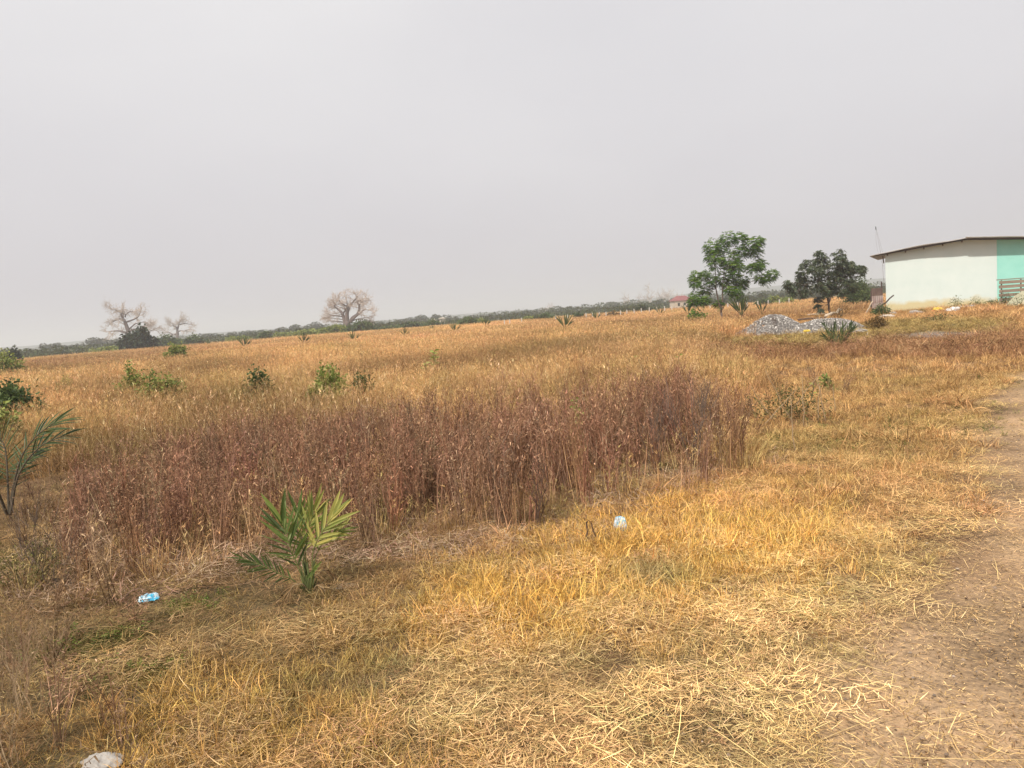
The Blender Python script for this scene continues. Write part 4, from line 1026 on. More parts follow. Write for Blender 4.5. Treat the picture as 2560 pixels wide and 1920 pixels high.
SEED = [(1214, 822, 1.0, 'dark upright palm seedling left of centre in the field below the tree belt'), (1413, 832, 1.1, 'dark upright palm seedling in mid field, second from the left of centre'),
        (1138, 838, .9, 'pale green bushy palm seedling in the field below the treed shacks'), (1012, 848, .7, 'small dark palm seedling in the field right of the big baobab'),
        (1081, 830, .5, 'tiny dark palm seedling between two larger ones right of the big baobab'), (1650, 795, .95, 'brownish palm seedling in front of the white posts left of the red roof'),
        (1721, 795, 1.15, 'dark pointed palm seedling in the grass below the red roof'), (1854, 800, 1.45, 'large upright split leaf palm seedling right of the feathery tree trunk'),
        (1905, 795, 1.0, 'spreading palm seedling with drooping leaves left of the gravel heap'), (760, 866, .9, 'dark palm seedling in the field left of the big baobab'),
        (612, 876, 1.0, 'spreading palm seedling halfway between the two baobab groups'), (885, 862, .8, 'low palm seedling below the bushes of the big baobab'),
        (521, 868, .7, 'small palm seedling just right of the left baobabs'), (1312, 802, .7, 'faint palm seedling near the white posts in the middle'), (1490, 806, .9, 'low brownish palm seedling in mid field near the posts'), (1555, 790, .8, 'small palm seedling just below the rusty bush')]
for i, (px, py, s_, lb) in enumerate(SEED):
    o = bpy.data.objects.new('palm_seedling', seed_me[i % 3]); COL.objects.link(o)
    b = gp(px, py); dd_ = math.hypot(b[0], b[1]); o.location = (b[0], b[1], .25 if s_ < 1.5 else .1); sc_ = s_ * (.7 + dd_ * .005); o.scale = (sc_,) * 3; o.rotation_euler = (0, 0, U(-.6, .6))
    tag(o, lb, 'palm seedling', 'palm seedlings planted over the field')

# ---------------------------------------------------------------- trees
def limb(mb, p, q, r0, r1, wob=.06, sides=7, n=6, a=.5, sag=0):
    p = np.array(p, float); q = np.array(q, float); t = np.linspace(0, 1, n); L = np.linalg.norm(q - p)
    P = p + (q - p) * t[:, None] + rng.normal(0, wob * L, (n, 3)) * (np.sin(t * math.pi))[:, None] * .5
    P[:, 2] += sag * np.sin(t * math.pi) * L
    mb.tube(P, r0 + (r1 - r0) * t ** .8, sides, a=a); return P

def neem():
    b = gp(1806, 812); k = .235 * mpp(b)
    t = empty('neem_tree', tuple(b), 0, 'young bright green feathery leaved tree with two stems left of the gravel heap', 'tree')
    def w3(x_, y_, dy=0): return np.array([(x_ - 478) * k, dy, (1030 - y_) * k])
    tm = MB(); fork = w3(472, 905)
    limb(tm, w3(480, 1045), fork, .085, .075, .02)
    s1 = limb(tm, fork, w3(425, 660, -.1), .055, .04, .03); s2 = limb(tm, fork, w3(500, 640, .1), .055, .04, .03)
    limb(tm, w3(480, 880), w3(530, 800, .1), .03, .015)
    j1, j2 = s1[-1], s2[-1]; top_ = w3(520, 470, 0); limb(tm, j2, top_, .04, .025); topL = w3(430, 470, -.1); limb(tm, j1, topL, .036, .022)
    cl = [(420, 230, 85), (420, 330, 75), (590, 160, 80), (690, 170, 55), (790, 240, 95), (880, 210, 60), (860, 310, 60), (440, 410, 80), (570, 370, 95), (610, 480, 90), (520, 250, 80), (700, 300, 75), (520, 560, 85), (600, 620, 80),
          (690, 590, 70), (840, 460, 60), (920, 440, 50), (780, 480, 40), (980, 560, 55), (870, 590, 50), (930, 600, 35), (720, 640, 45), (380, 570, 55), (225, 520, 55), (210, 590, 45), (320, 510, 40), (240, 730, 75), (180, 770, 45), (290, 770, 45), (350, 660, 45), (620, 710, 55), (560, 690, 50), (460, 810, 35), (650, 430, 70)]
    lm = MB()
    for (cx, cy, r_) in cl:
        dy = U(-.55, .55); c = w3(cx, cy, dy); r_ *= k
        src = w3(478, 830, 0) if cy > 760 else (j1 if (cx < 420 and cy > 450) else (j2 if cy > 540 else (topL if cx < 470 else top_)))
        limb(tm, src, c, .022, .007, .10, 5, 6)
        n = int(26 + r_ * 200)
        dv = rng.normal(size=(n, 3)); dv /= np.linalg.norm(dv, axis=1)[:, None]
        P = c + dv * (r_ * U(.2, .8, n) ** .6)[:, None]
        for kk in range(n):
            D0 = dv[kk] * [1, 1, .5] + np.array([0.15, 0, .25]); D0 /= np.linalg.norm(D0)
            L = U(.16, .30); m = 7; q = np.linspace(.15, 1, m)
            S_ = P[kk] + D0 * (L * q)[:, None] - np.array([0, 0, 1]) * (.5 * L * q ** 2)[:, None]
            sd_ = np.cross(D0, [0, 0, 1]); sd_ /= np.linalg.norm(sd_) + 1e-6
            S2 = np.repeat(S_, 2, 0); sg = np.tile([-1, 1], m)[:, None]
            dd = sg * sd_ * .85 + D0 * .55 + np.array([0, 0, -.3]) + rng.normal(0, .15, (2 * m, 3))
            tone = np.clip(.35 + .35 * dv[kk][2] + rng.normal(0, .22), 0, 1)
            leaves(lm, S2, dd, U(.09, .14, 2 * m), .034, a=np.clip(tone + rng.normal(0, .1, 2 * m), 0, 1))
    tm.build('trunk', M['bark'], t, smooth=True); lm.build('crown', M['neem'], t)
neem()

def mango():
    b = gp(2074, 793); k = .235 * mpp(b)
    t = empty('mango_tree', tuple(b), 0, 'low dark broad crowned mango tree left of the shed', 'tree')
    def w3(x_, y_, dy=0): return np.array([(x_ - 1590) * k, dy, (915 - y_) * k])
    tm, lm = MB(), MB(); fork = w3(1585, 780); limb(tm, w3(1592, 930), fork, .08, .065, .03)
    a1 = limb(tm, fork, w3(1540, 600, -.1), .05, .035)[-1]; a2 = limb(tm, fork, w3(1650, 620, .1), .05, .035)[-1]; a3 = limb(tm, fork, w3(1600, 500, .1), .05, .03)[-1]
    cl = [(1550, 310, 55), (1510, 390, 60), (1600, 380, 60), (1700, 320, 55), (1690, 400, 60), (1430, 390, 50), (1400, 460, 60), (1300, 460, 45), (1310, 540, 55), (1590, 470, 80), (1480, 500, 80), (1680, 490, 70), (1780, 420, 45), (1750, 500, 60), (1890, 420, 50), (1850, 500, 55), (1925, 470, 35), (1835, 455, 50), (1880, 490, 45), (1790, 470, 55), (1820, 570, 60), (1400, 570, 70), (1230, 590, 50), (1160, 570, 40), (1190, 640, 40), (1330, 660, 50), (1450, 620, 60), (1560, 570, 70), (1670, 580, 70), (1750, 620, 60), (1640, 660, 55), (1700, 690, 40), (1520, 680, 45), (1540, 740, 35), (1475, 835, 20), (1510, 800, 20), (1800, 660, 40), (1600, 640, 50)]
    for (cx, cy, r_) in cl:
        c = w3(cx, cy, U(-.75, .75)); nw = max(5, int(r_ * .45)); r_ *= k
        src = fork if cy > 720 else (a1 if cx < 1520 else (a2 if cx > 1680 else a3))
        limb(tm, src, c, .025, .009, .10, 5, 6)
        r_ *= 1.1
        for _ in range(nw):
            dv = rng.normal(size=3); dv /= np.linalg.norm(dv); p = c + dv * r_ * U(.3, 1) ** .6
            m = random.randint(9, 14); a = U(0, 6.28, m)
            D_ = np.stack([np.cos(a), np.sin(a), U(-.5, .5, m)], -1)
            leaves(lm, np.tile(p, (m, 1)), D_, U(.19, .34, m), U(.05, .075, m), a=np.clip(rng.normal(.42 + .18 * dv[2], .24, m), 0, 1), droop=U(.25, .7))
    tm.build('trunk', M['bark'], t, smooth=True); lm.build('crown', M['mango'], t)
mango()

def bush(name, label, cat, px, py, w_px, h_px, mat, leaf=.06, n=2600, seed=0, d=None, group=None, lobes=7, trunk=True, ln=1.6, depth=.8, zoff=0.0, air=.35):
    b = gpt(px, py) if d is None else wp(px, d)
    k = mpp(b); Wd = w_px * k; Ht = h_px * k * (1.4 if d is None and cat == 'bush' else 1); n = int(n * (1.9 if cat == 'bush' else 1.3))
    t = empty(name, (b[0], b[1], b[2] + zoff), U(0, .3), label, cat, group)
    lm, tm = MB(), MB(); r0 = np.random.default_rng(seed + 500)
    for j in range(lobes):
        f = (j + .5) / lobes * 2 - 1; x_ = f * .36 * Wd + r0.normal(0, .04 * Wd)
        zt = Ht * (1 - .45 * abs(f) ** 1.6) * r0.uniform(.72, 1.0)
        rr = np.array([Wd / lobes * 1.25, Wd * depth * .42, zt * .5]) * r0.uniform(.85, 1.15); c = np.array([x_, r0.normal(0, .12 * Wd * depth), zt * .52])
        m = n // lobes; dv = r0.normal(size=(m, 3)); dv /= np.linalg.norm(dv, axis=1)[:, None]
        cl_ = r0.integers(0, 14, m); cc = r0.normal(size=(14, 3)); cc /= np.linalg.norm(cc, axis=1)[:, None]
        dv = dv * air + cc[cl_] * (1 - air) + r0.normal(0, .16, (m, 3))
        P = c + dv * rr * r0.uniform(.55, 1.1, m)[:, None]; P[:, 2] = np.maximum(P[:, 2], .03)
        leaves(lm, P, dv + r0.normal(0, .6, (m, 3)) + [0, 0, .1], r0.uniform(.7, 1.3, m) * leaf * ln, leaf * r0.uniform(.7, 1.1, m), a=np.clip(r0.normal(.42, .2, 14)[cl_] + r0.normal(0, .13, m), 0, 1))
        limb(tm, (x_ * .25, 0, 0), c + [0, 0, rr[2] * .5], .02 * max(Ht, .5), .006 * max(Ht, .5), .08, 5, 5)
    tm.build('stems', M['stem'], t); lm.build('foliage', mat, t)
    return t
# shrubs of the near field
bush('leafy_bush', 'large yellow green bush at the left edge above the dark palm', 'bush', 40, 1075, 150, 88, M['bush'], .07, 2600, 1)
bush('leafy_bush', 'green leafy bush below the left bush, hugging the left edge', 'bush', 5, 1125, 100, 80, M['bushy'], .07, 1600, 51)
bush('leafy_bush', 'upright green bush in the mid field below the left baobabs', 'bush', 337, 1008, 55, 70, M['bushy'], .06, 700, 2, lobes=4)
bush('leafy_bush', 'loose green bush just right of the upright bush below the left baobabs', 'bush', 408, 1022, 105, 75, M['bushy'], .055, 900, 3, lobes=6, air=.6)
bush('leafy_bush', 'rounded green bush at the upper left edge of the dead stalks', 'bush', 648, 1022, 92, 78, M['bush'], .05, 1500, 4, lobes=5)
bush('leafy_bush', 'green leafy bush behind the dead stalks left of the slender green plant', 'bush', 826, 1025, 115, 80, M['bushy'], .055, 1600, 5)
bush('leafy_bush', 'slender bright green pointed plant behind the dead stalks', 'bush', 908, 1022, 50, 85, M['bush'], .045, 900, 6, lobes=3)
bush('leafy_bush', 'small green plant standing among the dead stalks right of centre', 'bush', 1449, 1180, 26, 160, M['bushy'], .03, 260, 7, lobes=3, air=.8)
bush('leafy_bush', 'low dull green bush right of the dead stalks', 'bush', 1960, 1050, 230, 75, M['dull'], .026, 420, 8, lobes=8, air=.9)
bush('leafy_bush', 'tiny green tuft at the top of the low dull bush', 'bush', 2066, 975, 26, 30, M['bushy'], .05, 40, 9, lobes=2)
bush('leafy_bush', 'olive bush standing in the field in front of the left baobabs', 'bush', 441, 905, 44, 40, M['bushy'], .12, 600, 10, lobes=4)
bush('leafy_bush', 'small dark round bush at the far left of the field', 'bush', 35, 912, 30, 26, M['darkbush'], .2, 500, 11, lobes=3)
bush('leafy_bush', 'faint small green bush left of the loose green bush', 'bush', 165, 1000, 40, 40, M['bushy'], .05, 300, 12, lobes=3)
bush('leafy_bush', 'dull green bush at the upper left edge of the field', 'bush', 15, 950, 60, 60, M['bushy'], .1, 700, 13, lobes=4)
bush('leafy_bush', 'dark weedy bush at the lower left edge under the dead stalks', 'bush', 80, 1475, 190, 100, M['dull'], .014, 420, 14, lobes=7, air=.9)
bush('leafy_bush', 'green bush behind the mango tree, left of the corrugated sheet', 'bush', 2150, 757, 75, 75, M['bush'], .12, 2600, 15, lobes=5, d=75)
bush('leafy_bush', 'dark low bush at the foot of the corrugated sheet', 'bush', 2200, 792, 40, 24, M['bush'], .06, 500, 16, lobes=4)
bush('leafy_bush', 'reddish brown dry bush on the right foot of the gravel heap', 'bush', 2192, 822, 60, 30, M['rusty'], .05, 500, 17, lobes=5, air=.8)
bush('leafy_bush', 'dry brown bush at the foot of the mango tree', 'bush', 2100, 798, 50, 38, M['rusty'], .04, 350, 18, lobes=4, air=.9)
for i, (px, py, w_, h_, lb) in enumerate([(2390, 772, 26, 34, 'tall small plant on the shed wall above the white sack'), (2440, 766, 30, 20, 'low green plant at the shed wall right of the tall one'), (2475, 764, 26, 18, 'sparse weed at the foot of the mint green wall'), (2545, 768, 40, 34, 'leafy weed in front of the pale broken board'), (2512, 764, 20, 34, 'small weed growing up the side of the slatted crate'), (2300, 783, 40, 10, 'flat dark weed at the left foot of the shed wall'), (2350, 800, 70, 18, 'flat green weed mat in the grass below the sacks')]):
    bush('small_weed', lb, 'weed', px, py, w_, h_, M['bush'], .05, 150, 60 + i, lobes=3, air=.9)

# calotropis: upright stems with big grey green leaves
def bigleaf(px, py, h_px, label, n=14, seed=1, lw=.07):
    b = gp(px, py); k = mpp(b); H = h_px * k; t = empty('broadleaf_weed', (b[0], b[1], 0), 0, label, 'weed')
    lm, tm = MB(), MB(); P = limb(tm, (0, 0, 0), (.05, 0, H), .014, .008, .04, 5, 8)
    for j in range(n):
        z = 1 - j / n * .6; p = np.array([np.interp(z, np.linspace(0, 1, 8), P[:, q]) for q in range(3)]); a = j * 2.4
        leaves(lm, [p], [[math.cos(a), math.sin(a), .55]], lw * 2.2, lw, a=U(.45, 1))
    tm.build('stem', M['stem'], t); lm.build('leaves', M['bushy'], t)
bigleaf(1086, 945, 66, 'tall broadleaf weed with pale grey green leaves in the mid field', 16, 1, .10)
bigleaf(1062, 950, 40, 'short broadleaf weed left of the tall pale one', 8, 2, .08)
bigleaf(1580, 935, 40, 'pale green broadleaf weed in the tall grass right of centre', 9, 3, .07)
bigleaf(1510, 925, 40, 'small pale weed just left of the gravelly brown strip', 7, 4, .06)
bigleaf(1695, 950, 60, 'thin stalked weed with few leaves near the brown hay strip', 7, 5, .05)
bigleaf(2028, 1010, 50, 'thin pale weed among the dry sticks on the right', 6, 6, .04)

# dry sticks right of the thicket
for i, (x0, y0, x1, y1) in enumerate([(1985, 1065, 1925, 930), (2010, 1075, 2012, 945), (2045, 1060, 2052, 970), (2090, 1035, 2083, 972), (1960, 1050, 2040, 950), (1935, 1060, 1885, 965), (1900, 1070, 1990, 985), (1990, 1140, 1985, 1000), (2065, 1060, 2055, 950)]):
    p = gpt(x0, y0); sp = mpp(p); q = p + np.array([(x1 - x0) * sp + (y1 - y0) * 0, U(-.1, .1), (y0 - y1) * sp])
    o = pole_thing('dry_stick', ['pale thin dry stick leaning left in the sparse brush', 'upright pale dry stick in the sparse brush', 'upright dry stick right of the two pale sticks', 'short dry stick at the right end of the brush', 'dry stick leaning right across the brush', 'thin dry stick at the left end of the brush', 'low slanting dry stick in the brush', 'tall lone dry stem in front of the brush', 'thin dry stick behind the upright ones'][i], 'stick', p, q, .008, .0035, M['drystem'])
# dark multi stemmed dead shrub at the right end of the thicket
def dead_shrub(px, py, h_px, w_px, label, n=16, mat='stick', rr=.007):
    b = gpt(px, py); k = mpp(b); mb = MB()
    for j in range(n):
        tip = np.array([U(-.5, .5) * w_px * k, U(-.3, .3) * w_px * k, h_px * k * U(.7, 1)])
        P = limb(mb, (U(-.06, .06), U(-.06, .06), 0), tip, rr, rr * .3, .05, 4, 8)
        for q in range(5):
            p = P[random.randint(2, 6)]; limb(mb, p, p + np.array([U(-.12, .12), U(-.12, .12), U(.12, .3)]), rr * .45, rr * .2, .06, 3, 4)
    tag(mb.build('dead_shrub', M[mat], None, tuple(b)), label, 'dead shrub')
dead_shrub(1735, 1172, 240, 150, 'dark leafless many stemmed shrub at the right end of the stalk thicket', 16, 'bark', .0055)
dead_shrub(1640, 1190, 200, 90, 'thin dark leafless shrub just left of the many stemmed one', 9, 'bark', .005)
dead_shrub(1355, 1325, 230, 60, 'dark upright dead stalks at the front of the thicket near the centre', 6, 'stick', .005)
dead_shrub(1940, 835, 60, 24, 'small leafless sapling standing behind the gravel heap', 4, 'stick', .01)
dead_shrub(95, 1460, 220, 150, 'sparse brown dead shrub at the lower left beyond the grass', 7, 'bark', .004)
dead_shrub(60, 1800, 260, 170, 'pale branching dry weed at the lower left corner', 8, 'drystem', .0022)
dead_shrub(150, 1720, 170, 120, 'smaller dry weed right of the pale branching one at lower left', 7, 'drystem', .0018)
dead_shrub(20, 1930, 300, 160, 'dry weed cut by the bottom left corner', 8, 'drystem', .0022)
dead_shrub(140, 1480, 150, 160, 'dark leafless weed left of the blue sachet', 9, 'bark', .003)
dead_shrub(1915, 790, 40, 30, 'bare brown twiggy shrub between the feathery tree and the mango tree', 5, 'stick', .012)

# ---------------------------------------------------------------- baobabs
def baobab(px, d, H, limbs, label, seed, trunk_r, base_pts, k, twr=.035, crown=None, twigs=1.0):
    """limbs: polylines in crop units (x right, y up, relative to trunk base), k metres per unit"""
    b = wp(px, d); t = empty('baobab_tree', (b[0], b[1], 0), 0, label, 'tree')
    rs = np.random.default_rng(seed); tm, wm = MB(), MB(); tips = []
    tm.tube([np.array([x_ * k, 0, z_ * k]) for x_, z_, _ in base_pts], [r_ * k * .86 for _, _, r_ in base_pts], 12)
    for pts, r0, r1 in limbs:
        P = np.array([[x_ * k, rs.normal(0, .6) * i * .8, z_ * k] for i, (x_, z_) in enumerate(pts)])
        P[:, 1] = np.linspace(0, rs.uniform(-3, 3), len(P))
        u_ = np.linspace(0, len(P) - 1, len(P) * 3); C = np.stack([np.interp(u_, np.arange(len(P)), P[:, j]) for j in range(3)], -1)
        C[1:-1] = (C[:-2] + 2 * C[1:-1] + C[2:]) / 4
        tm.tube(C, np.linspace(r0 * k * .8, r1 * k * .7, len(C)), 7)
        for i in range(len(C) // 3, len(C), 2): tips.append((C[i], C[i] - C[i - 1], r1 * k * 1.6))
        tips.append((C[-1], C[-1] - C[-2], r1 * k * 2)); tips.append((C[-1], C[-1] - C[-2], r1 * k * 2))
    cz = H * .62
    def grow(p, dr, L, r_, dep):
        n = 4; P = [p]; q = dr / (np.linalg.norm(dr) + 1e-9)
        for _ in range(n - 1):
            q = q + rs.normal(0, .22, 3) + np.array([0, 0, .03]); q /= np.linalg.norm(q); P.append(P[-1] + q * L / (n - 1))
        wm.tube(P, np.linspace(r_, r_ * .5, n), 3, cap=False)
        if dep > 0:
            for _ in range(rs.integers(3, 6)):
                j = rs.integers(1, n); grow(P[j], q + rs.normal(0, .75, 3), L * rs.uniform(.55, .85), r_ * .5, dep - 1)
    for p, dr, r_ in tips:
        dd = dr / (np.linalg.norm(dr) + 1e-9) + rs.normal(0, .6, 3); dd[1] *= 1.4
        if crown: 
            dd = dd + crown * (p - np.array([0, 0, cz])) / H
        grow(p, dd, H * .17 * twigs, max(r_ * .6, twr), 3)
    tm.build('trunk', M['baobab'], t, smooth=True); wm.build('crown', M['twig'], t)
    return t
kb = .1447 * 190 / FPX                       # crop unit of the big tree (320/2212 photo px)
def rel(pts, bx, by): return [(a - bx, by - c) for a, c in pts]
BB = [([(640, 700), (640, 560), (670, 480), (710, 420), (780, 350), (840, 290)], 52, 9), ([(600, 740), (585, 600), (560, 520), (500, 460), (440, 410), (460, 370)], 40, 10),
      ([(690, 690), (740, 620), (830, 580), (870, 490), (875, 430), (850, 370), (870, 340), (960, 325)], 42, 8), ([(690, 690), (800, 600), (900, 550), (960, 500), (1070, 520)], 30, 7),
      ([(580, 560), (590, 520), (640, 480), (660, 380), (650, 290)], 24, 8), ([(570, 590), (500, 575), (420, 560)], 15, 8), ([(585, 690), (500, 670), (350, 655)], 15, 6),
      ([(700, 680), (780, 655), (860, 640), (970, 628)], 15, 6), ([(575, 640), (400, 605), (300, 590)], 10, 5), ([(870, 430), (910, 385)], 15, 8), ([(700, 440), (620, 400), (560, 320)], 18, 7), ([(640, 480), (560, 440), (500, 430), (380, 330)], 16, 6)]
baobab(872, 190, 14.5, [(rel(p, 650, 860), a, b) for p, a, b in BB], 'large leafless spreading baobab standing alone at centre left', 3, 60,
       [(0, -30, 62), (-5, 60, 56), (-10, 130, 56), (-5, 190, 48)], kb, .022, 1.3, .62)
kb2 = .1356 * 230 / FPX                      # crop unit of the left pair (300/2212)
B2 = [([(640, 700), (620, 560), (600, 440), (560, 350), (560, 280)], 50, 12), ([(600, 640), (540, 600), (430, 570), (280, 575)], 26, 8), ([(580, 420), (480, 375), (420, 390), (300, 430)], 22, 7),
      ([(620, 440), (700, 420), (800, 380), (840, 300)], 20, 7), ([(650, 590), (720, 570), (820, 575), (940, 520), (1050, 520)], 26, 7), ([(600, 360), (640, 320), (740, 280), (850, 290)], 14, 6), ([(570, 300), (480, 240), (440, 230)], 14, 6), ([(820, 575), (940, 620), (1010, 600)], 14, 6), ([(640, 560), (760, 480), (930, 460)], 16, 6)]
baobab(327, 230, 11.5, [(rel(p, 630, 860), a, b) for p, a, b in B2], 'leafless layered baobab at the left rising behind a dark green tree', 5, 50, [(0, -40, 52), (0, 100, 48), (10, 180, 42)], kb2, .026, .6, .85)
B3 = [([(1510, 700), (1500, 620), (1530, 540), (1550, 480)], 30, 9), ([(1500, 660), (1560, 635), (1640, 650), (1720, 620)], 18, 6), ([(1420, 690), (1350, 650), (1290, 655)], 14, 5), ([(1520, 580), (1470, 560), (1400, 540)], 14, 5), ([(1530, 540), (1620, 520), (1700, 540)], 14, 5), ([(1500, 680), (1420, 690)], 14, 12), ([(1530, 520), (1600, 450)], 10, 5), ([(1510, 600), (1440, 500)], 10, 5)]
kb3 = .1356 * 300 / FPX
baobab(445, 300, 10, [(rel(p, 1500, 830), a, b) for p, a, b in B3], 'smaller hazy leafless baobab just right of the left baobab', 9, 30, [(0, -40, 30), (0, 60, 26), (5, 140, 26)], kb3, .03, 1.2, .9)

# dark tree in front of the left baobab and the bushes of the belts
BEL = []
def belt(px, d, w_px, h_px, mat, label, seed, leaf=.5, n=900, lobes=5, name='far_bush', cat='bush', group=None, zoff=-.1):
    bush(name, label, cat, px, 0, w_px, h_px, mat, leaf, n, seed, d=d, lobes=lobes, group=group, zoff=zoff, ln=1.3, depth=.7)
belt(345, 135, 84, 60, M['darkbush'], 'dark green dense tree in front of the left baobab', 101, .42, 2600, 6, 'dense_tree', 'tree')
belt(363, 133, 24, 70, M['darkbush'], 'narrow dark top of shrubbery rising on the right of the dark green tree', 102, .4, 500, 2, 'dense_tree', 'tree')
belt(415, 170, 60, 30, M['bush'], 'mid green bush right of the dark tree below the small baobab', 103, .4, 900)
belt(478, 165, 52, 26, M['bush'], 'green bush right of the small baobab', 104, .4, 900)
belt(280, 150, 90, 18, M['bushy'], 'low yellowish green bush left of the dark tree', 105, .35, 700)
belt(900, 150, 92, 36, M['bush'], 'dark green long bush at the right foot of the big baobab', 106, .35, 2000, 7)
belt(835, 150, 80, 30, M['bushy'], 'olive bush at the left foot of the big baobab', 107, .35, 1600, 6)
belt(765, 155, 70, 24, M['bushy'], 'low olive bush further left of the big baobab', 108, .35, 1000, 6)
belt(662, 150, 34, 24, M['bush'], 'round green bush between the two baobab groups', 109, .35, 700, 4)
belt(700, 160, 34, 20, M['bushy'], 'pale green bush right of the round green one', 110, .35, 500, 4)
belt(595, 155, 56, 20, M['bushy'], 'yellow green low bush left of the round green one', 111, .35, 700, 5)
belt(1170, 130, 48, 26, M['bush'], 'dark round bush in mid field edge, right of the pale shacks', 112, .3, 900, 4)
belt(1200, 135, 40, 18, M['bushy'], 'low bush touching the right of the dark round bush', 113, .3, 500, 4)
belt(1085, 150, 46, 24, M['bush'], 'green bush in front of the pale shacks', 114, .35, 700, 4)
belt(1020, 150, 60, 24, M['bush'], 'green bush left of the pale shacks', 115, .35, 900, 5)
belt(970, 155, 50, 16, M['bush'], 'low green bush right of the big baobab bushes', 116, .35, 500, 4)
belt(1355, 125, 44, 26, M['bush'], 'spreading green bush beyond the field at the centre', 117, .3, 900, 4)
belt(1320, 130, 34, 18, M['bushy'], 'lower green bush left of the spreading bush at the centre', 118, .3, 500, 4)
belt(1445, 115, 24, 22, M['bush'], 'small bright green bush by the white posts', 119, .28, 500, 3)
belt(1535, 105, 40, 20, M['rusty'], 'rusty brown bush behind the white posts', 120, .25, 800, 4)
belt(1610, 130, 60, 24, M['farleaf'], 'grey green bush right of the rusty one', 121, .35, 700, 4)
belt(1905, 110, 36, 26, M['bush'], 'rounded green bush between the feathery tree and the mango tree', 122, .28, 900, 4)
belt(1940, 120, 30, 26, M['bushy'], 'pale green bush just right of the rounded green one', 123, .28, 700, 3)
belt(1965, 115, 34, 24, M['bushy'], 'olive bush left of the mango crown', 124, .28, 700, 4)
belt(1745, 52, 42, 50, M['neem'], 'small green leafy tree just left of the feathery tree', 125, .16, 1000, 4, 'leafy_tree', 'tree')
belt(2172, 105, 30, 34, M['bush'], 'dark green bush seen between the mango and the shed corner', 126, .25, 900, 3)
ORDT = ['first','second','third','fourth','fifth','sixth','seventh','eighth','ninth','tenth','eleventh','twelfth','thirteenth','fourteenth','fifteenth','sixteenth','seventeenth','eighteenth','nineteenth','twentieth']
# far trees of the hazy line: one by one, repeated shapes share meshes
def far_tree_mesh(seed, dark=False):
    r0 = np.random.default_rng(seed); lm = MB()
    for j in range(7):
        c = np.array([r0.normal(0, .30), r0.normal(0, .3), r0.uniform(.35, .78)]); m = 80
        dv = r0.normal(size=(m, 3)); dv /= np.linalg.norm(dv, axis=1)[:, None]
        leaves(lm, np.maximum(c + dv * [.26, .26, .2] * r0.uniform(.6, 1, m)[:, None], [-9, -9, .02]), dv + r0.normal(0, .5, (m, 3)), .16, .11, a=np.clip(r0.normal(.4, .25, m), 0, 1))
    limb(lm, (0, 0, 0), (0, 0, .6), .04, .02, .05, 5, 4, a=0.)
    return lm.mesh('far_tree', M['farleaf'])
FT = [far_tree_mesh(900 + i) for i in range(6)]
r1_ = np.random.default_rng(77)
def far_tree(px, d, h, label, group, wf=1.0):
    b = wp(px, d); o = bpy.data.objects.new('far_tree', FT[r1_.integers(0, 6)]); COL.objects.link(o)
    o.location = (b[0], b[1], -.3); o.scale = (h * 1.15 * wf, h * 1.15 * wf, h); o.rotation_euler = (0, 0, r1_.uniform(0, 6.28)); tag(o, label, 'tree', group)
for i_, (px, h_) in enumerate(sorted([(735, 30), (700, 24), (780, 32), (800, 26), (620, 22), (580, 20), (545, 20), (660, 20), (930, 26), (955, 18), (1005, 26), (1050, 32), (1090, 30), (905, 20), (135, 26), (245, 32), (290, 28), (70, 16), (190, 18), (520, 22)])):
    far_tree(px, 340, h_ * 340 / FPX * .8, 'hazy rounded tree, %s from the left in the line behind the baobabs' % ORDT[i_], 'hazy trees behind the baobabs')
for i_, (px, h_) in enumerate(sorted([(1232, 26), (1250, 24), (1270, 26), (1290, 22), (1325, 26), (1375, 20), (1400, 24), (1420, 26), (1470, 26), (1500, 24), (1540, 26), (1580, 30), (1640, 34), (1660, 30), (1700, 40), (1740, 38), (1770, 36), (1120, 24), (1145, 26), (1190, 20)])):
    far_tree(px, 300, h_ * 300 / FPX * .6, 'grey green tree, %s from the left in the line behind the white posts' % ORDT[i_], 'grey green trees behind the posts')
for i_, (px, h_) in enumerate(sorted([(1800, 26), (1840, 26), (1880, 24), (1920, 28), (1960, 24), (2000, 26), (2040, 26), (2080, 28), (2130, 26), (2175, 26), (2200, 28)])):
    far_tree(px, 190, h_ * 190 / FPX * .9, 'green tree, %s from the left in the low line behind the mango tree' % ORDT[i_], 'green trees behind the mango tree', 1.3)
# bare pale trees on the horizon
def bare_far(px, d, h, label, seed):
    r0 = np.random.default_rng(seed); mb = MB()
    def grow(p, q, L, r_, dep):
        P = [p]
        for _ in range(3): q = q + r0.normal(0, .2, 3); q /= np.linalg.norm(q); P.append(P[-1] + q * L / 3)
        mb.tube(P, np.linspace(r_, r_ * .6, 4), 3, cap=False)
        if dep:
            for _ in range(4): grow(P[r0.integers(1, 4)], q + r0.normal(0, .7, 3), L * .7, r_ * .55, dep - 1)
    grow(np.zeros(3), np.array([0, 0, 1.]), h * .5, h * .035, 4)
    b = wp(px, d); tag(mb.build('bare_tree', M['twig'], None, (b[0], b[1], 0)), label, 'tree')
bare_far(1577, 420, 10, 'pale leafless tree on the horizon left of the bare grove', 1); bare_far(1625, 420, 11.5, 'pale leafless tree at the left of the bare grove', 2)
bare_far(1650, 430, 11.5, 'wide leafless tree in the middle of the bare grove', 3); bare_far(1672, 425, 11.5, 'leafless tree at the right of the bare grove', 4)
bare_far(1695, 440, 10.8, 'thin leafless tree right of the bare grove above the red roof', 5); bare_far(1362, 420, 7.9, 'faint leafless tree on the horizon at the centre', 6)
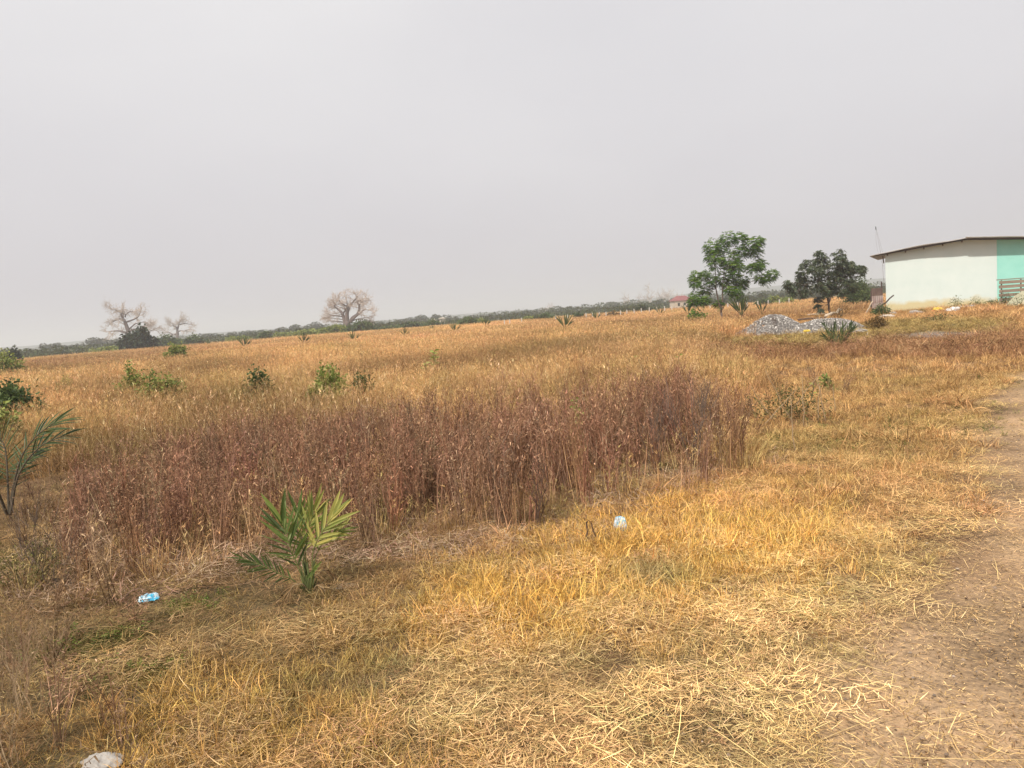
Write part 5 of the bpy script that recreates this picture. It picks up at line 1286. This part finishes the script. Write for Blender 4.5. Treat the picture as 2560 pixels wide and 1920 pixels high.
# far woodland as one mass
def woodland():
    r0 = np.random.default_rng(5); mb = MB()
    for k in range(520):
        a = R(r0.uniform(-44, 46)); band = r0.random(); d = 260 + 520 * band ** 1.2
        h = r0.uniform(1.3, 3.4) * (.7 + .9 * band) * (.75 + .5 * float(sstep(-.5, .3, a))); c = np.array([math.sin(a) * d, math.cos(a) * d, 0]); m = 90
        dv = r0.normal(size=(m, 3)); dv /= np.linalg.norm(dv, axis=1)[:, None]
        wd_ = h * r0.uniform(1.0, 2.2)
        P = c + dv * [wd_, wd_, h * .42] * r0.uniform(.7, 1, m)[:, None] + [0, 0, h * .5]; P[:, 2] = np.maximum(P[:, 2], .1)
        leaves(mb, P, dv + r0.normal(0, .5, (m, 3)), h * .38, h * .26, a=np.clip(r0.normal(.4, .25, m), 0, 1))
    tag(mb.build('woodland', M['farleaf']), 'far off hazy woodland along the horizon', 'woodland', kind='stuff')
woodland()
def scrub():
    r0 = np.random.default_rng(6); mb = MB()
    for k in range(420):
        a = R(r0.uniform(-44, 46)); d = r0.uniform(165, 260)
        if abs(math.degrees(a) - math.degrees(math.atan2(wp(1703, 200)[0], wp(1703, 200)[1]))) < 1.2 and d < 215: continue
        h = r0.uniform(.8, 1.9); c = np.array([math.sin(a) * d, math.cos(a) * d, 0]); m = 70
        dv = r0.normal(size=(m, 3)); dv /= np.linalg.norm(dv, axis=1)[:, None]; wd_ = h * r0.uniform(1.5, 3.5)
        P = c + dv * [wd_, wd_, h * .45] * r0.uniform(.6, 1, m)[:, None] + [0, 0, h * .45]; P[:, 2] = np.maximum(P[:, 2], .05)
        leaves(mb, P, dv + r0.normal(0, .5, (m, 3)), h * .45, h * .3, a=np.clip(r0.normal(.5, .25, m), 0, 1))
    tag(mb.build('scrub', M['farleaf']), 'low scrub beyond the far edge of the field', 'scrub', kind='stuff')
scrub()

# ---------------------------------------------------------------- white posts, far houses
pm = MB(); pm.box((0, 0, .6), (.12, .12, 1.3)); pm.box((0, 0, 1.28), (.15, .15, .05)); pme = pm.mesh('fence_post', M['post'])
ORD = ['first','second','third','fourth','fifth','sixth','seventh','eighth','ninth','tenth','eleventh','twelfth','thirteenth','fourteenth','fifteenth','sixteenth','seventeenth','eighteenth','nineteenth','twentieth','twenty first','twenty second','twenty third','twenty fourth','twenty fifth','twenty sixth','twenty seventh']
posts = [(1262, 806), (1275, 805), (1305, 801), (1390, 796), (1420, 793), (1466, 789), (1482, 788), (1499, 787), (1516, 786), (1552, 783), (1568, 781), (1586, 779), (1604, 777), (1624, 775), (1642, 774), (1662, 772), (1680, 771), (1776, 767), (1868, 762), (1895, 759), (1921, 757), (1949, 755), (1973, 752), (1740, 768), (1712, 770), (1845, 762), (1820, 764)]
for i_, (px, py) in enumerate(sorted(posts)):
    b = gp(px, py + 12); o = bpy.data.objects.new('fence_post', pme); COL.objects.link(o); dd_ = math.hypot(b[0], b[1]); o.location = (b[0], b[1], 0); zz = max(up(px, py - 7, b), .5) / 1.32; o.scale = (1.0, 1.0, zz); tag(o, 'white concrete post, %s from the left in the line crossing the far field' % ORD[i_], 'post', 'white posts across the far field')
def house(px, d, w_, dp_, h_, rh, label, roofmat, rz, nm='house'):
    b = wp(px, d); t = empty(nm, (b[0], b[1], 0), rz, label, 'house')
    m = MB(); m.box((0, 0, h_ / 2), (w_, dp_, h_)); m.build('wall', M['housewall'], t)
    m = MB(); o_ = .3; V = [(-w_ / 2 - o_, -dp_ / 2 - o_, h_), (w_ / 2 + o_, -dp_ / 2 - o_, h_), (w_ / 2 + o_, dp_ / 2 + o_, h_), (-w_ / 2 - o_, dp_ / 2 + o_, h_), (-w_ / 4, 0, h_ + rh), (w_ / 4, 0, h_ + rh)]
    m.add(V, [(0, 1, 5, 4), (2, 3, 4, 5), (3, 2, 1, 0)], [(1, 2, 5), (3, 0, 4)]); m.build('roof', roofmat, t)
    for s__ in (-.28, .05, .32):
        m = MB(); m.box((w_ * s__, -dp_ / 2 - .02, h_ * .5), (w_ * .12, .06, h_ * .4)); m.build('window', M['dark'], t)
house(1703, 200, 4.7, 4.2, 1.9, 1.25, 'low house with a hipped red roof at the far edge of the field', M['redroof'], R(6))
house(1106, 260, 1.9, 2, 1.8, .3, 'tiny pale house among the trees right of the big baobab', M['housewall'], R(15))
house(1086, 262, 1.4, 2, 1.6, .3, 'tiny pale hut left of the tiny pale house', M['housewall'], 0)
house(262, 420, 2.6, 3, 3.4, .5, 'faint white house behind the left baobab', M['housewall'], 0)

# ---------------------------------------------------------------- haze
hz_ = MB(); hz_.box((0, 950, 20), (4800, 3900, 42)); 
m, t, out = nmat('dusty_air')
pv = t.nodes.new('ShaderNodeVolumePrincipled'); pv.inputs['Density'].default_value = HAZE
pv.inputs['Color'].default_value = (.95, .965, 1.0, 1); pv.inputs['Anisotropy'].default_value = .2
t.links.new(pv.outputs[0], out.inputs['Volume'])
o = hz_.build('haze', m); tag(o, 'thin grey dusty haze over the field', 'haze', kind='stuff')
